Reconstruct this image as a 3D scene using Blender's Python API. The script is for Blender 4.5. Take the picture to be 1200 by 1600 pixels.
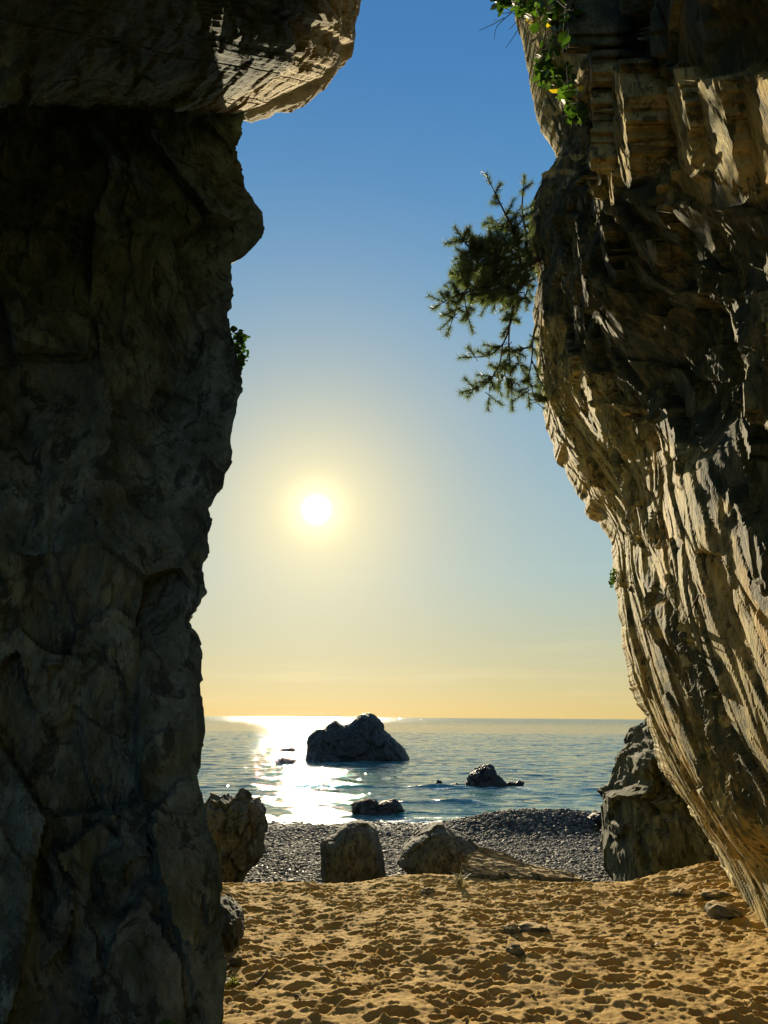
import bpy, math, random
import numpy as np
from mathutils import Vector, Matrix

for o in list(bpy.data.objects):
    bpy.data.objects.remove(o)
scene = bpy.context.scene
C = scene.collection
random.seed(7)
RNG = np.random.RandomState(11)

# ------------------------------------------------------------------ camera
PITCH = math.radians(14.96)
ROLL = math.radians(0.42)
FPX = 1201.0
EYE = np.array([0.0, 0.0, 1.6])
_F = np.array([0, math.cos(PITCH), math.sin(PITCH)])
_U0 = np.array([0, -math.sin(PITCH), math.cos(PITCH)])
_R0 = np.array([1.0, 0, 0])
_R = _R0 * math.cos(ROLL) + _U0 * math.sin(ROLL)
_U = _U0 * math.cos(ROLL) - _R0 * math.sin(ROLL)
cd = bpy.data.cameras.new('camera')
cam = bpy.data.objects.new('camera', cd)
C.objects.link(cam)
cam.matrix_world = Matrix(((_R[0], _U[0], -_F[0], EYE[0]), (_R[1], _U[1], -_F[1], EYE[1]),
                           (_R[2], _U[2], -_F[2], EYE[2]), (0, 0, 0, 1)))
cd.sensor_fit = 'VERTICAL'
cd.sensor_height = 24
cd.lens = 24 * FPX / 1600
cd.clip_start = 0.05
cd.clip_end = 120000
scene.camera = cam

# ------------------------------------------------------------------ sky, sun, exposure
SUN_EL = math.radians(15.05)
SUN_AZ = math.radians(-5.2)          # from +Y, negative towards -X
SUN = np.array([math.sin(SUN_AZ) * math.cos(SUN_EL), math.cos(SUN_AZ) * math.cos(SUN_EL), math.sin(SUN_EL)])
world = bpy.data.worlds.new('World')
scene.world = world
world.use_nodes = True
wt = world.node_tree
wt.nodes.clear()
def wn(t, **k):
    n = wt.nodes.new(t)
    for a, b in k.items():
        setattr(n, a, b)
    return n
W = wt.links.new
sky = wn('ShaderNodeTexSky', sky_type='NISHITA', sun_disc=False)
sky.sun_elevation = SUN_EL
sky.sun_rotation = SUN_AZ
sky.air_density = 1.0
sky.dust_density = 0.8
sky.ozone_density = 2.0
sky.altitude = 0
def wmath(op, a, b=None, c=None):
    n = wn('ShaderNodeMath', operation=op)
    for i, x in enumerate((a, b, c)):
        if x is None: continue
        if isinstance(x, (int, float)): n.inputs[i].default_value = x
        else: W(x, n.inputs[i])
    return n.outputs[0]
tc = wn('ShaderNodeTexCoord')
nrm = wn('ShaderNodeVectorMath', operation='NORMALIZE'); W(tc.outputs['Generated'], nrm.inputs[0])
sepw = wn('ShaderNodeSeparateXYZ'); W(nrm.outputs[0], sepw.inputs[0])
dt = wn('ShaderNodeVectorMath', operation='DOT_PRODUCT'); W(nrm.outputs[0], dt.inputs[0]); dt.inputs[1].default_value = tuple(SUN)
ang = wmath('ARCCOSINE', wmath('MINIMUM', dt.outputs['Value'], 0.999999))     # radians from the sun
def scaled(col, fac):
    n = wn('ShaderNodeVectorMath', operation='SCALE')
    n.inputs[0].default_value = col; W(fac, n.inputs['Scale'])
    return n.outputs[0]
def vadd(a, b):
    n = wn('ShaderNodeVectorMath', operation='ADD'); W(a, n.inputs[0]); W(b, n.inputs[1]); return n.outputs[0]
def expfall(width, p=1.0):
    q = wmath('DIVIDE', ang, width)
    if p != 1.0: q = wmath('POWER', q, p)
    return wmath('EXPONENT', wmath('MULTIPLY', q, -1.0))
elev = wmath('ABSOLUTE', sepw.outputs['Z'])
# the sky's colour against height: blue overhead, pale, then a warm marine band at the horizon
cr = wn('ShaderNodeValToRGB')
W(elev, cr.inputs[0])
SKYCOLS = [(0.0, (.66, .50, .19)), (0.035, (.58, .51, .25)), (0.096, (.47, .50, .35)), (0.177, (.36, .50, .50)),
           (0.338, (.225, .41, .545)), (0.485, (.14, .345, .56)), (0.61, (.082, .265, .52)), (0.71, (.055, .21, .475)), (1.0, (.025, .11, .33))]
el = cr.color_ramp.elements
while len(el) > 1: el.remove(el[0])
el[0].position = 0.0; el[0].color = (*SKYCOLS[0][1], 1)
for p, c in SKYCOLS[1:]:
    e = el.new(p); e.color = (*c, 1)
# keep Nishita's own brightness around the compass, coloured by the ramp above
nsc = wn('ShaderNodeVectorMath', operation='SCALE'); W(sky.outputs[0], nsc.inputs[0]); nsc.inputs['Scale'].default_value = 0.006
# away from the sun the horizon is a plain pale blue
cr2 = wn('ShaderNodeValToRGB'); W(elev, cr2.inputs[0])
e2_ = cr2.color_ramp.elements
e2_[0].position = 0.0; e2_[0].color = (.52, .66, .80, 1); e2_[1].position = 1.0; e2_[1].color = (.025, .11, .33, 1)
for p_, c_ in ((.2, (.38, .58, .80)), (.6, (.12, .31, .60))):
    q_ = e2_.new(p_); q_.color = (*c_, 1)
azm = wn('ShaderNodeMix', data_type='RGBA')
azf = wn('ShaderNodeMapRange', interpolation_type='SMOOTHSTEP'); W(sepw.outputs['Y'], azf.inputs['Value'])
azf.inputs['From Min'].default_value = -.2; azf.inputs['From Max'].default_value = .75
W(azf.outputs[0], azm.inputs[0]); W(cr2.outputs[0], azm.inputs[6]); W(cr.outputs[0], azm.inputs[7])
gm = wn('ShaderNodeMix', data_type='RGBA')
W(wmath('MULTIPLY', expfall(.21, 1.6), .92), gm.inputs[0]); W(azm.outputs[2], gm.inputs[6]); gm.inputs[7].default_value = (.62, .56, .36, 1)
base = vadd(gm.outputs[2], nsc.outputs[0])
base = vadd(base, scaled((.34, .28, .09), expfall(.095, 1.6)))
base = vadd(base, scaled((.75, .66, .36), expfall(.030, 2.0)))
base = vadd(base, scaled((8., 7.5, 6.), expfall(.0150, 5.0)))
cm = wn('ShaderNodeMapping'); cm.inputs['Scale'].default_value = (1.0, 1.0, 14.0); cm.inputs['Rotation'].default_value = (0, .05, 0); W(nrm.outputs[0], cm.inputs[0])
cn = wn('ShaderNodeTexNoise'); W(cm.outputs[0], cn.inputs['Vector']); cn.inputs['Scale'].default_value = 2.4; cn.inputs['Detail'].default_value = 6; cn.inputs['Roughness'].default_value = .55
cw = wmath('MULTIPLY', wmath('MAXIMUM', wmath('SUBTRACT', cn.outputs['Fac'], .52), 0.0), wmath('EXPONENT', wmath('MULTIPLY', wmath('POWER', wmath('DIVIDE', elev, .16), 2.0), -1.0)))
base = vadd(base, scaled((.42, .34, .22), cw))
bg = wn('ShaderNodeBackground')
SKY_STRENGTH = 0.1
k10 = wn('ShaderNodeVectorMath', operation='SCALE'); W(base, k10.inputs[0]); k10.inputs['Scale'].default_value = 5.0
W(k10.outputs[0], bg.inputs[0]); bg.inputs[1].default_value = SKY_STRENGTH
wo = wn('ShaderNodeOutputWorld'); W(bg.outputs[0], wo.inputs[0])

sl = bpy.data.lights.new('sun', 'SUN'); sl.energy = 5.0; sl.angle = math.radians(0.5); sl.color = (1.0, .83, .55)
so = bpy.data.objects.new('sun', sl); C.objects.link(so)
so.rotation_euler = Vector(SUN).to_track_quat('Z', 'Y').to_euler()
vs = scene.view_settings
vs.view_transform = 'Standard'; vs.look = 'None'; vs.gamma = 1.0; vs.exposure = 1.0; vs.use_curve_mapping = False
scene.cycles.use_denoising = True
scene.cycles.max_bounces = 6
scene.cycles.sample_clamp_indirect = 4.0

# ------------------------------------------------------------------ picture point -> world
def ray(px, py):
    return _F + _R * ((px - 600) / FPX) - _U * ((py - 800) / FPX)
def at_y(px, py, Y):
    d = ray(px, py); return EYE + d * (Y / d[1])
def at_z(px, py, Z):
    d = ray(px, py); return EYE + d * ((Z - EYE[2]) / d[2])
def project(P):
    v = P - EYE
    a = v @ _F
    return 600 + FPX * (v @ _R) / a, 800 - FPX * (v @ _U) / a

# ------------------------------------------------------------------ numpy noise
def _h(ix, iy, iz, seed):
    n = (ix.astype(np.int64) * 374761393 + iy.astype(np.int64) * 668265263 + iz.astype(np.int64) * 2147483647 + seed * 144665) & 0xffffffff
    n = ((n ^ (n >> 13)) * 1274126177) & 0xffffffff
    n = ((n ^ (n >> 15)) * 2246822519) & 0xffffffff
    return ((n ^ (n >> 16)) & 0xffffff) / float(0xffffff)
def vnoise(x, y, z=0.0, seed=0):
    x, y, z = np.broadcast_arrays(np.asarray(x, float), np.asarray(y, float), np.asarray(z, float))
    fx, fy, fz = np.floor(x), np.floor(y), np.floor(z)
    tx, ty, tz = x - fx, y - fy, z - fz
    sx, sy, sz = (t * t * t * (t * (t * 6 - 15) + 10) for t in (tx, ty, tz))
    r = 0
    flat = bool(np.all(z == 0))
    for dx in (0, 1):
        wx = sx if dx else 1 - sx
        for dy in (0, 1):
            wy = sy if dy else 1 - sy
            for dz in ((0,) if flat else (0, 1)):
                wz = 1.0 if flat else (sz if dz else 1 - sz)
                h = _h(fx + dx, fy + dy, fz + dz, seed)
                a = h * 6.2831853
                h2 = _h(fx + dx, fy + dy, fz + dz, seed + 97) * 2 - 1
                s = np.sqrt(1 - h2 * h2) if not flat else 1.0
                g = np.cos(a) * s * (tx - dx) + np.sin(a) * s * (ty - dy) + (0 if flat else h2 * (tz - dz))
                r = r + wx * wy * wz * g
    return r * 1.5
def fbm(x, y, z=0.0, seed=0, oct=4, gain=.5, lac=2.03):
    a, r = 1.0, 0
    for i in range(oct):
        r = r + a * vnoise(np.asarray(x) * lac ** i, np.asarray(y) * lac ** i, np.asarray(z) * lac ** i, seed + i * 13)
        a *= gain
    return r
def cells(u, v, seed, jit=.9):
    """2-D Voronoi: centre, four random numbers, F2-F1"""
    fu, fv = np.floor(u), np.floor(v)
    z0 = np.zeros_like(fu)
    b1 = np.full(u.shape, 9.0); b2 = np.full(u.shape, 9.0)
    cu = np.zeros_like(u); cv = np.zeros_like(u); ci = np.zeros_like(u); cj = np.zeros_like(u)
    for i in (-1, 0, 1):
        for j in (-1, 0, 1):
            gu, gv = fu + i, fv + j
            pu = gu + .5 + jit * (_h(gu, gv, z0, seed) - .5)
            pv = gv + .5 + jit * (_h(gu, gv, z0, seed + 5) - .5)
            d = (u - pu) ** 2 + (v - pv) ** 2
            new = d < b1
            b2 = np.where(new, b1, np.minimum(b2, d))
            b1 = np.where(new, d, b1)
            cu = np.where(new, pu, cu); cv = np.where(new, pv, cv)
            ci = np.where(new, gu, ci); cj = np.where(new, gv, cj)
    rr = [_h(ci, cj, z0, seed + 11 * k + 3) for k in range(4)]
    return cu, cv, rr, np.sqrt(b2) - np.sqrt(b1)
def cells3(x, y, z, seed):
    fx, fy, fz = np.floor(x), np.floor(y), np.floor(z)
    b1 = np.full(x.shape, 9.0); b2 = b1.copy()
    c = [np.zeros_like(x) for _ in range(6)]
    for i in (-1, 0, 1):
        for j in (-1, 0, 1):
            for k in (-1, 0, 1):
                gx, gy, gz = fx + i, fy + j, fz + k
                p = (gx + _h(gx, gy, gz, seed), gy + _h(gx, gy, gz, seed + 5), gz + _h(gx, gy, gz, seed + 9))
                d = (x - p[0]) ** 2 + (y - p[1]) ** 2 + (z - p[2]) ** 2
                new = d < b1
                b2 = np.where(new, b1, np.minimum(b2, d)); b1 = np.where(new, d, b1)
                for q, val in enumerate((p[0], p[1], p[2], gx, gy, gz)):
                    c[q] = np.where(new, val, c[q])
    rr = [_h(c[3], c[4], c[5], seed + 7 * k + 2) * 2 - 1 for k in range(4)]
    return c[:3], rr, np.sqrt(b2) - np.sqrt(b1)
def sstep(a, b, x):
    t = np.clip((x - a) / (b - a), 0, 1); return t * t * (3 - 2 * t)

# ------------------------------------------------------------------ objects
def tag(o, label=None, cat=None, group=None, kind=None):
    if label: o['label'] = label
    if cat: o['category'] = cat
    if group: o['group'] = group
    if kind: o['kind'] = kind
    return o
def link(name, me, parent=None, mat=None):
    o = bpy.data.objects.new(name, me); C.objects.link(o)
    if parent is not None: o.parent = parent
    if mat is not None and me is not None and not me.materials: me.materials.append(mat)
    return o
def empty(name, loc, **k):
    o = bpy.data.objects.new(name, None); C.objects.link(o); o.location = loc
    o.empty_display_size = .1
    return tag(o, **k)
def mesh_np(name, V, Fq, smooth=False, attrs=None):
    me = bpy.data.meshes.new(name)
    V = np.asarray(V, np.float32); Fq = np.asarray(Fq, np.int32)
    me.vertices.add(len(V)); me.vertices.foreach_set('co', V.ravel())
    n = Fq.shape[1]
    me.loops.add(Fq.size); me.loops.foreach_set('vertex_index', Fq.ravel())
    me.polygons.add(len(Fq))
    me.polygons.foreach_set('loop_start', np.arange(0, Fq.size, n, dtype=np.int32))
    me.polygons.foreach_set('loop_total', np.full(len(Fq), n, np.int32))
    me.update(calc_edges=True)
    me.polygons.foreach_set('use_smooth', np.full(len(Fq), smooth))
    for k, a in (attrs or {}).items():
        at = me.attributes.new(k, 'FLOAT', 'POINT'); at.data.foreach_set('value', np.asarray(a, np.float32).ravel())
    me.update()
    return me
def grid_faces(nr, nc, flip=False):
    i = np.arange(nr - 1)[:, None] * nc + np.arange(nc - 1)[None, :]
    f = np.stack([i, i + 1, i + nc + 1, i + nc], -1).reshape(-1, 4)
    return f[:, ::-1] if flip else f

# ------------------------------------------------------------------ materials
class NT:
    def __init__(s, name):
        s.m = bpy.data.materials.new(name); s.m.use_nodes = True
        s.t = s.m.node_tree; s.t.nodes.clear()
        s.out = s.t.nodes.new('ShaderNodeOutputMaterial')
        s.b = s.t.nodes.new('ShaderNodeBsdfPrincipled'); s.t.links.new(s.b.outputs[0], s.out.inputs[0])
    def n(s, t, **k):
        x = s.t.nodes.new(t)
        for a, b in k.items(): setattr(x, a, b)
        return x
    def l(s, a, b): s.t.links.new(a, b)
    def setin(s, node, key, val):
        if hasattr(val, 'is_output') or isinstance(val, bpy.types.NodeSocket): s.l(val, node.inputs[key])
        else: node.inputs[key].default_value = val
    def coord(s, scale=(1, 1, 1), rot=(0, 0, 0), kind='Object'):
        c = s.n('ShaderNodeTexCoord'); m = s.n('ShaderNodeMapping')
        m.inputs['Scale'].default_value = scale; m.inputs['Rotation'].default_value = rot
        s.l(c.outputs[kind], m.inputs[0]); return m.outputs[0]
    def noise(s, vec, scale, detail=6, rough=.6, dist=0.0):
        x = s.n('ShaderNodeTexNoise'); s.l(vec, x.inputs['Vector'])
        x.inputs['Scale'].default_value = scale; x.inputs['Detail'].default_value = detail
        x.inputs['Roughness'].default_value = rough; x.inputs['Distortion'].default_value = dist
        return x.outputs['Fac']
    def voro(s, vec, scale, feature='F1', out='Distance'):
        x = s.n('ShaderNodeTexVoronoi', feature=feature); s.l(vec, x.inputs['Vector'])
        x.inputs['Scale'].default_value = scale
        return x.outputs[out]
    def ramp(s, fac, stops):
        x = s.n('ShaderNodeValToRGB'); s.l(fac, x.inputs[0])
        e = x.color_ramp.elements
        while len(e) > 1: e.remove(e[0])
        def c4(c): return (c, c, c, 1) if isinstance(c, (int, float)) else (*c, 1)
        e[0].position = stops[0][0]; e[0].color = c4(stops[0][1])
        for p, c in stops[1:]:
            q = e.new(p); q.color = c4(c)
        return x.outputs[0]
    def mix(s, fac, a, b, mode='MIX'):
        x = s.n('ShaderNodeMix', data_type='RGBA', blend_type=mode)
        for key, val in ((0, fac), (6, a), (7, b)):
            if isinstance(val, (tuple, list)): x.inputs[key].default_value = (*val, 1)
            elif isinstance(val, (int, float)): x.inputs[key].default_value = val
            else: s.l(val, x.inputs[key])
        return x.outputs[2]
    def math(s, op, a, b=0.0, c=None):
        x = s.n('ShaderNodeMath', operation=op)
        for i, v in enumerate((a, b, c)):
            if v is None: continue
            if isinstance(v, (int, float)): x.inputs[i].default_value = v
            else: s.l(v, x.inputs[i])
        return x.outputs[0]
    def bump(s, h, strength, dist, prev=None):
        x = s.n('ShaderNodeBump'); x.inputs['Strength'].default_value = strength; x.inputs['Distance'].default_value = dist
        s.l(h, x.inputs['Height'])
        if prev is not None: s.l(prev, x.inputs['Normal'])
        return x.outputs[0]
    def fin(s, col, rough=.9, normal=None, spec=.3, **k):
        s.setin(s.b, 'Base Color', (*col, 1) if isinstance(col, tuple) else col)
        s.setin(s.b, 'Roughness', rough)
        s.b.inputs['Specular IOR Level'].default_value = spec
        if normal is not None: s.l(normal, s.b.inputs['Normal'])
        for kk, v in k.items(): s.setin(s.b, kk, v)
        return s.m

def rock_mat(name, dark, mid, light, stain, stain_amt=.5, rot=(0, 0, 0), stretch=(1, 1, .25), scale=1.0, bump=1.0, crack=.6, moss=None, rough=.85, ochre=None, dark_rock_shade=None):
    t = NT(name)
    v = t.coord((scale * stretch[0], scale * stretch[1], scale * stretch[2]), rot)
    iso = t.coord((scale,) * 3)
    big = t.noise(iso, .9, 5, .6, .3)
    med = t.noise(v, 5.0, 8, .68, .6)
    fine = t.noise(v, 26, 8, .7, .4)
    fib = t.noise(v, 70, 4, .7)
    col = t.ramp(med, [(.30, dark), (.46, mid), (.62, light), (.75, mid)])
    col = t.mix(t.ramp(fine, [(.35, 0.), (.62, 1.)]), t.mix(1.0, col, (.62, .62, .6), 'MULTIPLY'), col)
    sm = t.math('MULTIPLY', t.ramp(big, [(.48, 0.), (.62, 1.)]), t.ramp(t.noise(v, 3.1, 5, .6), [(.42, 0.), (.6, stain_amt)]))
    col = t.mix(sm, col, stain)
    bl = t.ramp(t.noise(v, 7.5, 9, .74, .5), [(.52, 0.), (.57, .85)])
    col = t.mix(bl, col, tuple(c * .5 for c in dark))
    if dark_rock_shade:
        ad = t.n('ShaderNodeAttribute', attribute_name='dark_rock_shade')  # vertex mask for darker rock tone and painted shade
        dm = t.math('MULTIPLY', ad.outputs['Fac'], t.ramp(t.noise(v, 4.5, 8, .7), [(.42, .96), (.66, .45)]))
        col = t.mix(dm, col, dark_rock_shade)
    if moss:
        mm = t.ramp(t.noise(iso, 2.3, 8, .72), [(.50, 0.), (.62, moss[1])])
        col = t.mix(mm, col, moss[0])
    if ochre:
        ao = t.n('ShaderNodeAttribute', attribute_name='ochre')  # paler ochre paints sunlight onto the underside of the overhang
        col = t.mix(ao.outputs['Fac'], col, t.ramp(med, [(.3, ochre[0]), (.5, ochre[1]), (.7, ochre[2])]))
    vc = t.voro(v, 3.0, 'DISTANCE_TO_EDGE')
    ck = t.ramp(vc, [(.0, 1.), (.02, 0.)])
    ck = t.math('MULTIPLY', ck, t.ramp(t.noise(iso, 2.0, 3), [(.45, 0.), (.6, crack)]))
    col = t.mix(ck, col, tuple(c * .35 for c in dark))
    h = t.math('ADD', t.math('MULTIPLY', med, .6), t.math('MULTIPLY', fine, .35))
    h = t.math('SUBTRACT', h, t.math('MULTIPLY', ck, .25))
    nb = t.bump(h, 1.0, .06 * bump / scale)
    nb = t.bump(t.math('ADD', fib, fine), 1.0, .012 * bump / scale, nb)
    return t.fin(col, rough, nb, .25)

STR_R = (math.radians(-38), 0, 0)
M_RIGHT = rock_mat('rock_ochre_slate', (.10, .105, .045), (.38, .32, .12), (.58, .48, .19), (.55, .33, .07), .65, STR_R, (1.2, 1.5, .42), 1.0, .28, .8, ((.045, .06, .03), .75), dark_rock_shade=(.018, .032, .02))
M_LEFT = rock_mat('rock_grey_green', (.055, .085, .075), (.125, .185, .165), (.24, .335, .305), (.15, .14, .10), .35, (math.radians(12), 0, 0), (1.0, 1.2, .45), .8, .9, .35, ((.05, .085, .035), .55), .85, ((.20, .155, .075), (.42, .335, .17), (.52, .43, .23)), dark_rock_shade=(.02, .028, .02))
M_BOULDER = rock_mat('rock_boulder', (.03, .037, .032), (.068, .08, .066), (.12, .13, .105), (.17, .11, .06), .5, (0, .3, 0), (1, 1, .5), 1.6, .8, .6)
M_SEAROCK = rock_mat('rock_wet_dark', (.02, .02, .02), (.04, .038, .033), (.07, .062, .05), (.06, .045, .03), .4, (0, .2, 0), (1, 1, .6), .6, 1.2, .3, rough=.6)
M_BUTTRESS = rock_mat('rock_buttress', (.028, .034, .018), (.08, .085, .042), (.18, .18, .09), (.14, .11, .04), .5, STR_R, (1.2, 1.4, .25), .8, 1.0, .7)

# ------------------------------------------------------------------ ground shape
Y_CREST = 8.55
def crest_y(x):
    return Y_CREST + .12 * np.sin(x * 1.9 + .6) + .05 * np.sin(x * 5.3) + .45 * sstep(2.6, 3.8, x)
def shingle_z(x, y):
    z = -1.05 - np.maximum(y - 11.5, 0) * (.95 / 17.8)
    xc = x - (y - 26.5) * .1
    ridge = .66 * np.exp(-((y - 26.2) / 1.7) ** 2) * sstep(.3, 4.6, xc) * (1 - .35 * sstep(5.5, 9, xc))
    step = .16 * np.exp(-((y - 25.2) / 1.5) ** 2) * (1 - sstep(-1, 3, xc))
    return z + ridge + step - np.maximum(y - 29.3, 0) * .05
def sand_base(x, y):
    z = .05 * fbm(x * .45, y * .45, seed=31, oct=3)
    z = z + .15 * np.exp(-(((x - 3.55) / .7) ** 2 + ((y - 8.7) / .6) ** 2))
    z = z + .10 * sstep(2.3, 3.4, x) * (1 - sstep(7.6, 8.6, y))
    c = crest_y(x)
    d = sstep(c - .1, c + 2.6, y)
    return z * (1 - d) + d * (-1.35 + .0 * x) - .05 * np.maximum(y - 11.5, 0)
SEA_Z = -2.0

# ------------------------------------------------------------------ the cliffs
def outline(pts):
    p = np.array(pts, float)
    return p
def edge_table(px_pts, Y):
    """silhouette of the seaward edge, as x against height at distance Y"""
    P = np.array([at_y(a, b, Y) for a, b in px_pts])
    o = np.argsort(P[:, 2])
    return P[o, 2], P[o, 0]
def in_poly(px, py, poly):
    r = np.zeros(px.shape, bool)
    n = len(poly)
    for i in range(n):
        x1, y1 = poly[i]; x2, y2 = poly[(i + 1) % n]
        c = ((y1 > py) != (y2 > py)) & (px < (x2 - x1) * (py - y1) / (y2 - y1 + 1e-9) + x1)
        r ^= c
    return r
def slabs(u, v, su, sv, seed, L, amp, tilt, lit_bias, tv=.2, rot=0.0, warp=.25):
    """stepped slate plates: each Voronoi plate is a tilted plane; L>0 turns plates towards the sea"""
    wu = u + warp * su * vnoise(u / su * 1.3, v / sv * 1.3, seed=seed + 70)
    wv = v + warp * sv * vnoise(u / su * 1.1 + 9, v / sv * 1.1, seed=seed + 71)
    cu, cv, rr, e = cells(wu / su, wv / sv, seed)
    g = tilt * (rr[1] - .5) * 2 - lit_bias * L
    h = amp * (rr[0] - .5) * 2 + g * (wu / su - cu) * su + tv * (rr[2] - .5) * 2 * (wv / sv - cv) * sv
    return h, e, rr

def smooth_mask(px, py, polys, soft=14):
    """+1 inside the first kind of polygons, -1 in the second"""
    return sum(w * in_poly(px, py, p) for w, p in polys)

# ---- right cliff
YR = 8.5
SIL_R = [(1170, 1640), (1150, 1500), (1136, 1400), (1130, 1355), (1120, 1330), (1095, 1290), (1075, 1260), (1056, 1235), (1040, 1210), (1030, 1175), (1016, 1135), (1012, 1112),
         (1000, 1100), (993, 1080), (983, 1068), (982, 1040), (977, 1015), (972, 980), (965, 960), (961, 905), (957, 880), (957, 840), (948, 826), (938, 808), (920, 800), (914, 780), (898, 750),
         (888, 735), (882, 718), (870, 716), (866, 690), (858, 665), (854, 640), (850, 610), (838, 575), (836, 540), (834, 515), (838, 498), (836, 470), (843, 440), (843, 420), (826, 395),
         (824, 365), (828, 330), (836, 305), (856, 286), (868, 276), (884, 268), (875, 262), (872, 235), (866, 218), (856, 200), (844, 185), (840, 160), (831, 120), (826, 90), (818, 66), (815, 45), (808, 15), (800, -40), (790, -200), (780, -500)]
zr_t, xr_t = edge_table(SIL_R, YR)
K_u = lambda z: .62 * z + .30 * (4.6 - np.log1p(np.exp(-(z - 4.6) * -1.6)) / 1.6) * 1.0
R_LIT = [[(920, 130), (1030, 110), (1024, 270), (930, 262)], [(1045, 120), (1240, 120), (1240, 290), (1110, 275), (1040, 255)],
         [(858, 645), (905, 660), (960, 790), (940, 820), (880, 720)],
         [(960, 850), (1000, 850), (1110, 1200), (1140, 1440), (1090, 1300), (985, 1090)],
         [(1010, 640), (1060, 650), (1230, 990), (1230, 1120), (1110, 930), (1030, 740)],
         [(1110, 1240), (1230, 1300), (1230, 1500), (1140, 1440)],
         [(960, 700), (1010, 760), (1110, 960), (1190, 1200), (1130, 1200), (1040, 960)]]
R_DARK = [[(878, 160), (932, 165), (932, 268), (876, 264)], [(940, 290), (1240, 300), (1240, 900), (1060, 640), (950, 560)],
          [(832, 300), (930, 300), (990, 560), (1000, 680), (950, 690), (850, 560)], [(1020, 100), (1048, 120), (1036, 290), (1020, 290)],
          [(900, 560), (960, 640), (1050, 830), (1000, 830), (905, 700)], [(990, 880), (1240, 1290), (1240, 1420), (1120, 1240), (1010, 960)],
          [(925, -60), (1240, -60), (1240, 110), (930, 130)]]
def right_cliff():
    ys = np.concatenate([np.linspace(-6, 1.4, 20)[:-1], np.linspace(1.4, 3.4, 110)[:-1], np.linspace(3.4, YR, 350)])
    nw = 46
    zs = np.concatenate([np.linspace(-.7, 11.6, 830), np.linspace(11.6, 15, 22)[1:]])
    Y, Z = np.meshgrid(ys, zs)
    xe = np.interp(zs, zr_t, xr_t)
    xs_ = np.convolve(np.pad(xe, 30, 'edge'), np.ones(61) / 61, 'valid')
    slope = np.interp(zs, [0, 1.5, 3, 4.5, 6, 6.9, 7.3, 8.1, 8.6, 11], [.245, .235, .20, .13, .06, .02, -.13, -.13, .03, .03])
    jag = lambda f, a, sd: a * (2 * _h(np.floor(zs * f + .6 * vnoise(zs * f * .5, zs * 0, seed=sd)), zs * 0, zs * 0, sd) - 1)
    xe = xe + jag(3.1, .022, 1) + jag(8.3, .014, 2) + jag(21, .007, 3)
    # near the edge follow the traced outline, further in only its smoothed form
    k = np.exp(-((YR - Y) / .55) ** 2)
    reach = YR - Y
    reach = np.where(reach < 4.4, reach, 4.4 + .45 * (reach - 4.4))
    X = xe[:, None] * k + xs_[:, None] * (1 - k) - slope[:, None] * np.minimum(reach, 1.3) - np.maximum(slope, .085)[:, None] * np.maximum(reach - 1.3, 0)
    px, py = project_arr(X, Y, Z)
    L = np.zeros_like(X)
    for p in R_LIT: L[in_poly(px, py, p)] = 1.0
    for p in R_DARK: L[in_poly(px, py, p)] = -1.0
    jit = .35
    Uu = Y - K_u(Z); V = Z
    h = np.zeros_like(X)
    fade = .10 + .90 * sstep(0, .8, YR - Y)
    # whole plates turn lit or shaded: look the zone up with a per-plate shift
    _, _, rc, _ = cells((Uu + .04 * fbm(Y * 3, Z * 3, seed=5)) / .24, V / .80, 8)
    _, _, rd, _ = cells(Uu / .05, V / .26, 9)
    qx = px + 46 * (rc[1] - .5) + 22 * (rd[1] - .5); qy = py + 90 * (rc[2] - .5)
    L = .25 + 1.0 * sstep(740, 860, py + 0 * X)
    for p in R_LIT: L[in_poly(qx, qy, p)] = 1.2
    for p in R_DARK: L[in_poly(qx, qy, p)] = -1.0
    L[(L < 0) & (rc[3] < .34) & (px > 890)] = 1.0
    DK = (L < 0).astype(float)
    LB_ = np.where(L > 0, L * (.15 + 1.0 * sstep(2.5, 5, Z)), 2.2 * L)
    a1, e1, r1 = slabs(Uu, V, .46, 1.15, 3, LB_, .030, .02, .035, .04, warp=.12)
    a2, e2, r2 = slabs(Uu + .04 * fbm(Y * 3, Z * 3, seed=5), V, .24, .80, 8, LB_, .008, .025, .05, .05, warp=.12)
    a3, e3, r3 = slabs(Uu + .015 * fbm(Y * 9, Z * 9, seed=6), V, .085, .30, 12, LB_, .0020, .025, .02, .03, warp=.12)
    h = a1 + a2 * (1 + 1.6 * DK) + a3 * (1 + 2.5 * DK)
    h += .035 * fbm(Y * .6, Z * .5, seed=21, oct=2) + (.0022 + .006 * DK) * fbm(Uu * 22, V * 12, seed=23, oct=3) + .012 * DK * fbm(Y * 5, Z * 4, seed=27, oct=3)
    h -= .018 * np.exp(-(e1 / .03) ** 2) + .007 * np.exp(-(e2 / .05) ** 2)
    b, eb, rb = slabs(Y, Z - .15 * Y, .42, .34, 41, L * 0, .07, .22, 0, .30)
    blocky = sstep(2.9, 3.6, Z) * (1 - sstep(6.9, 7.4, Z)) * (1 - sstep(6.2, 7.2, Y))
    h += b * blocky * (.25 + .75 * DK)
    # deep recesses
    for (cx, cy, rx, ry, d, rt) in [(905, 222, 26, 60, .22, 0), (1034, 230, 10, 80, .12, .05), (1060, 560, 70, 130, .28, -.3), (1175, 760, 60, 90, .15, -.4), (1120, 400, 120, 60, .12, 0), (1085, 1130, 22, 150, .14, -.42), (1190, 1330, 24, 70, .16, -.4), (1000, 380, 60, 60, .06, 0),
                                    (1020, 905, 16, 90, .08, -.45), (975, 620, 18, 120, .08, -.35), (1180, 50, 60, 60, .12, 0), (960, 60, 40, 60, .12, 0)]:
        c, s = math.cos(rt), math.sin(rt)
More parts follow.
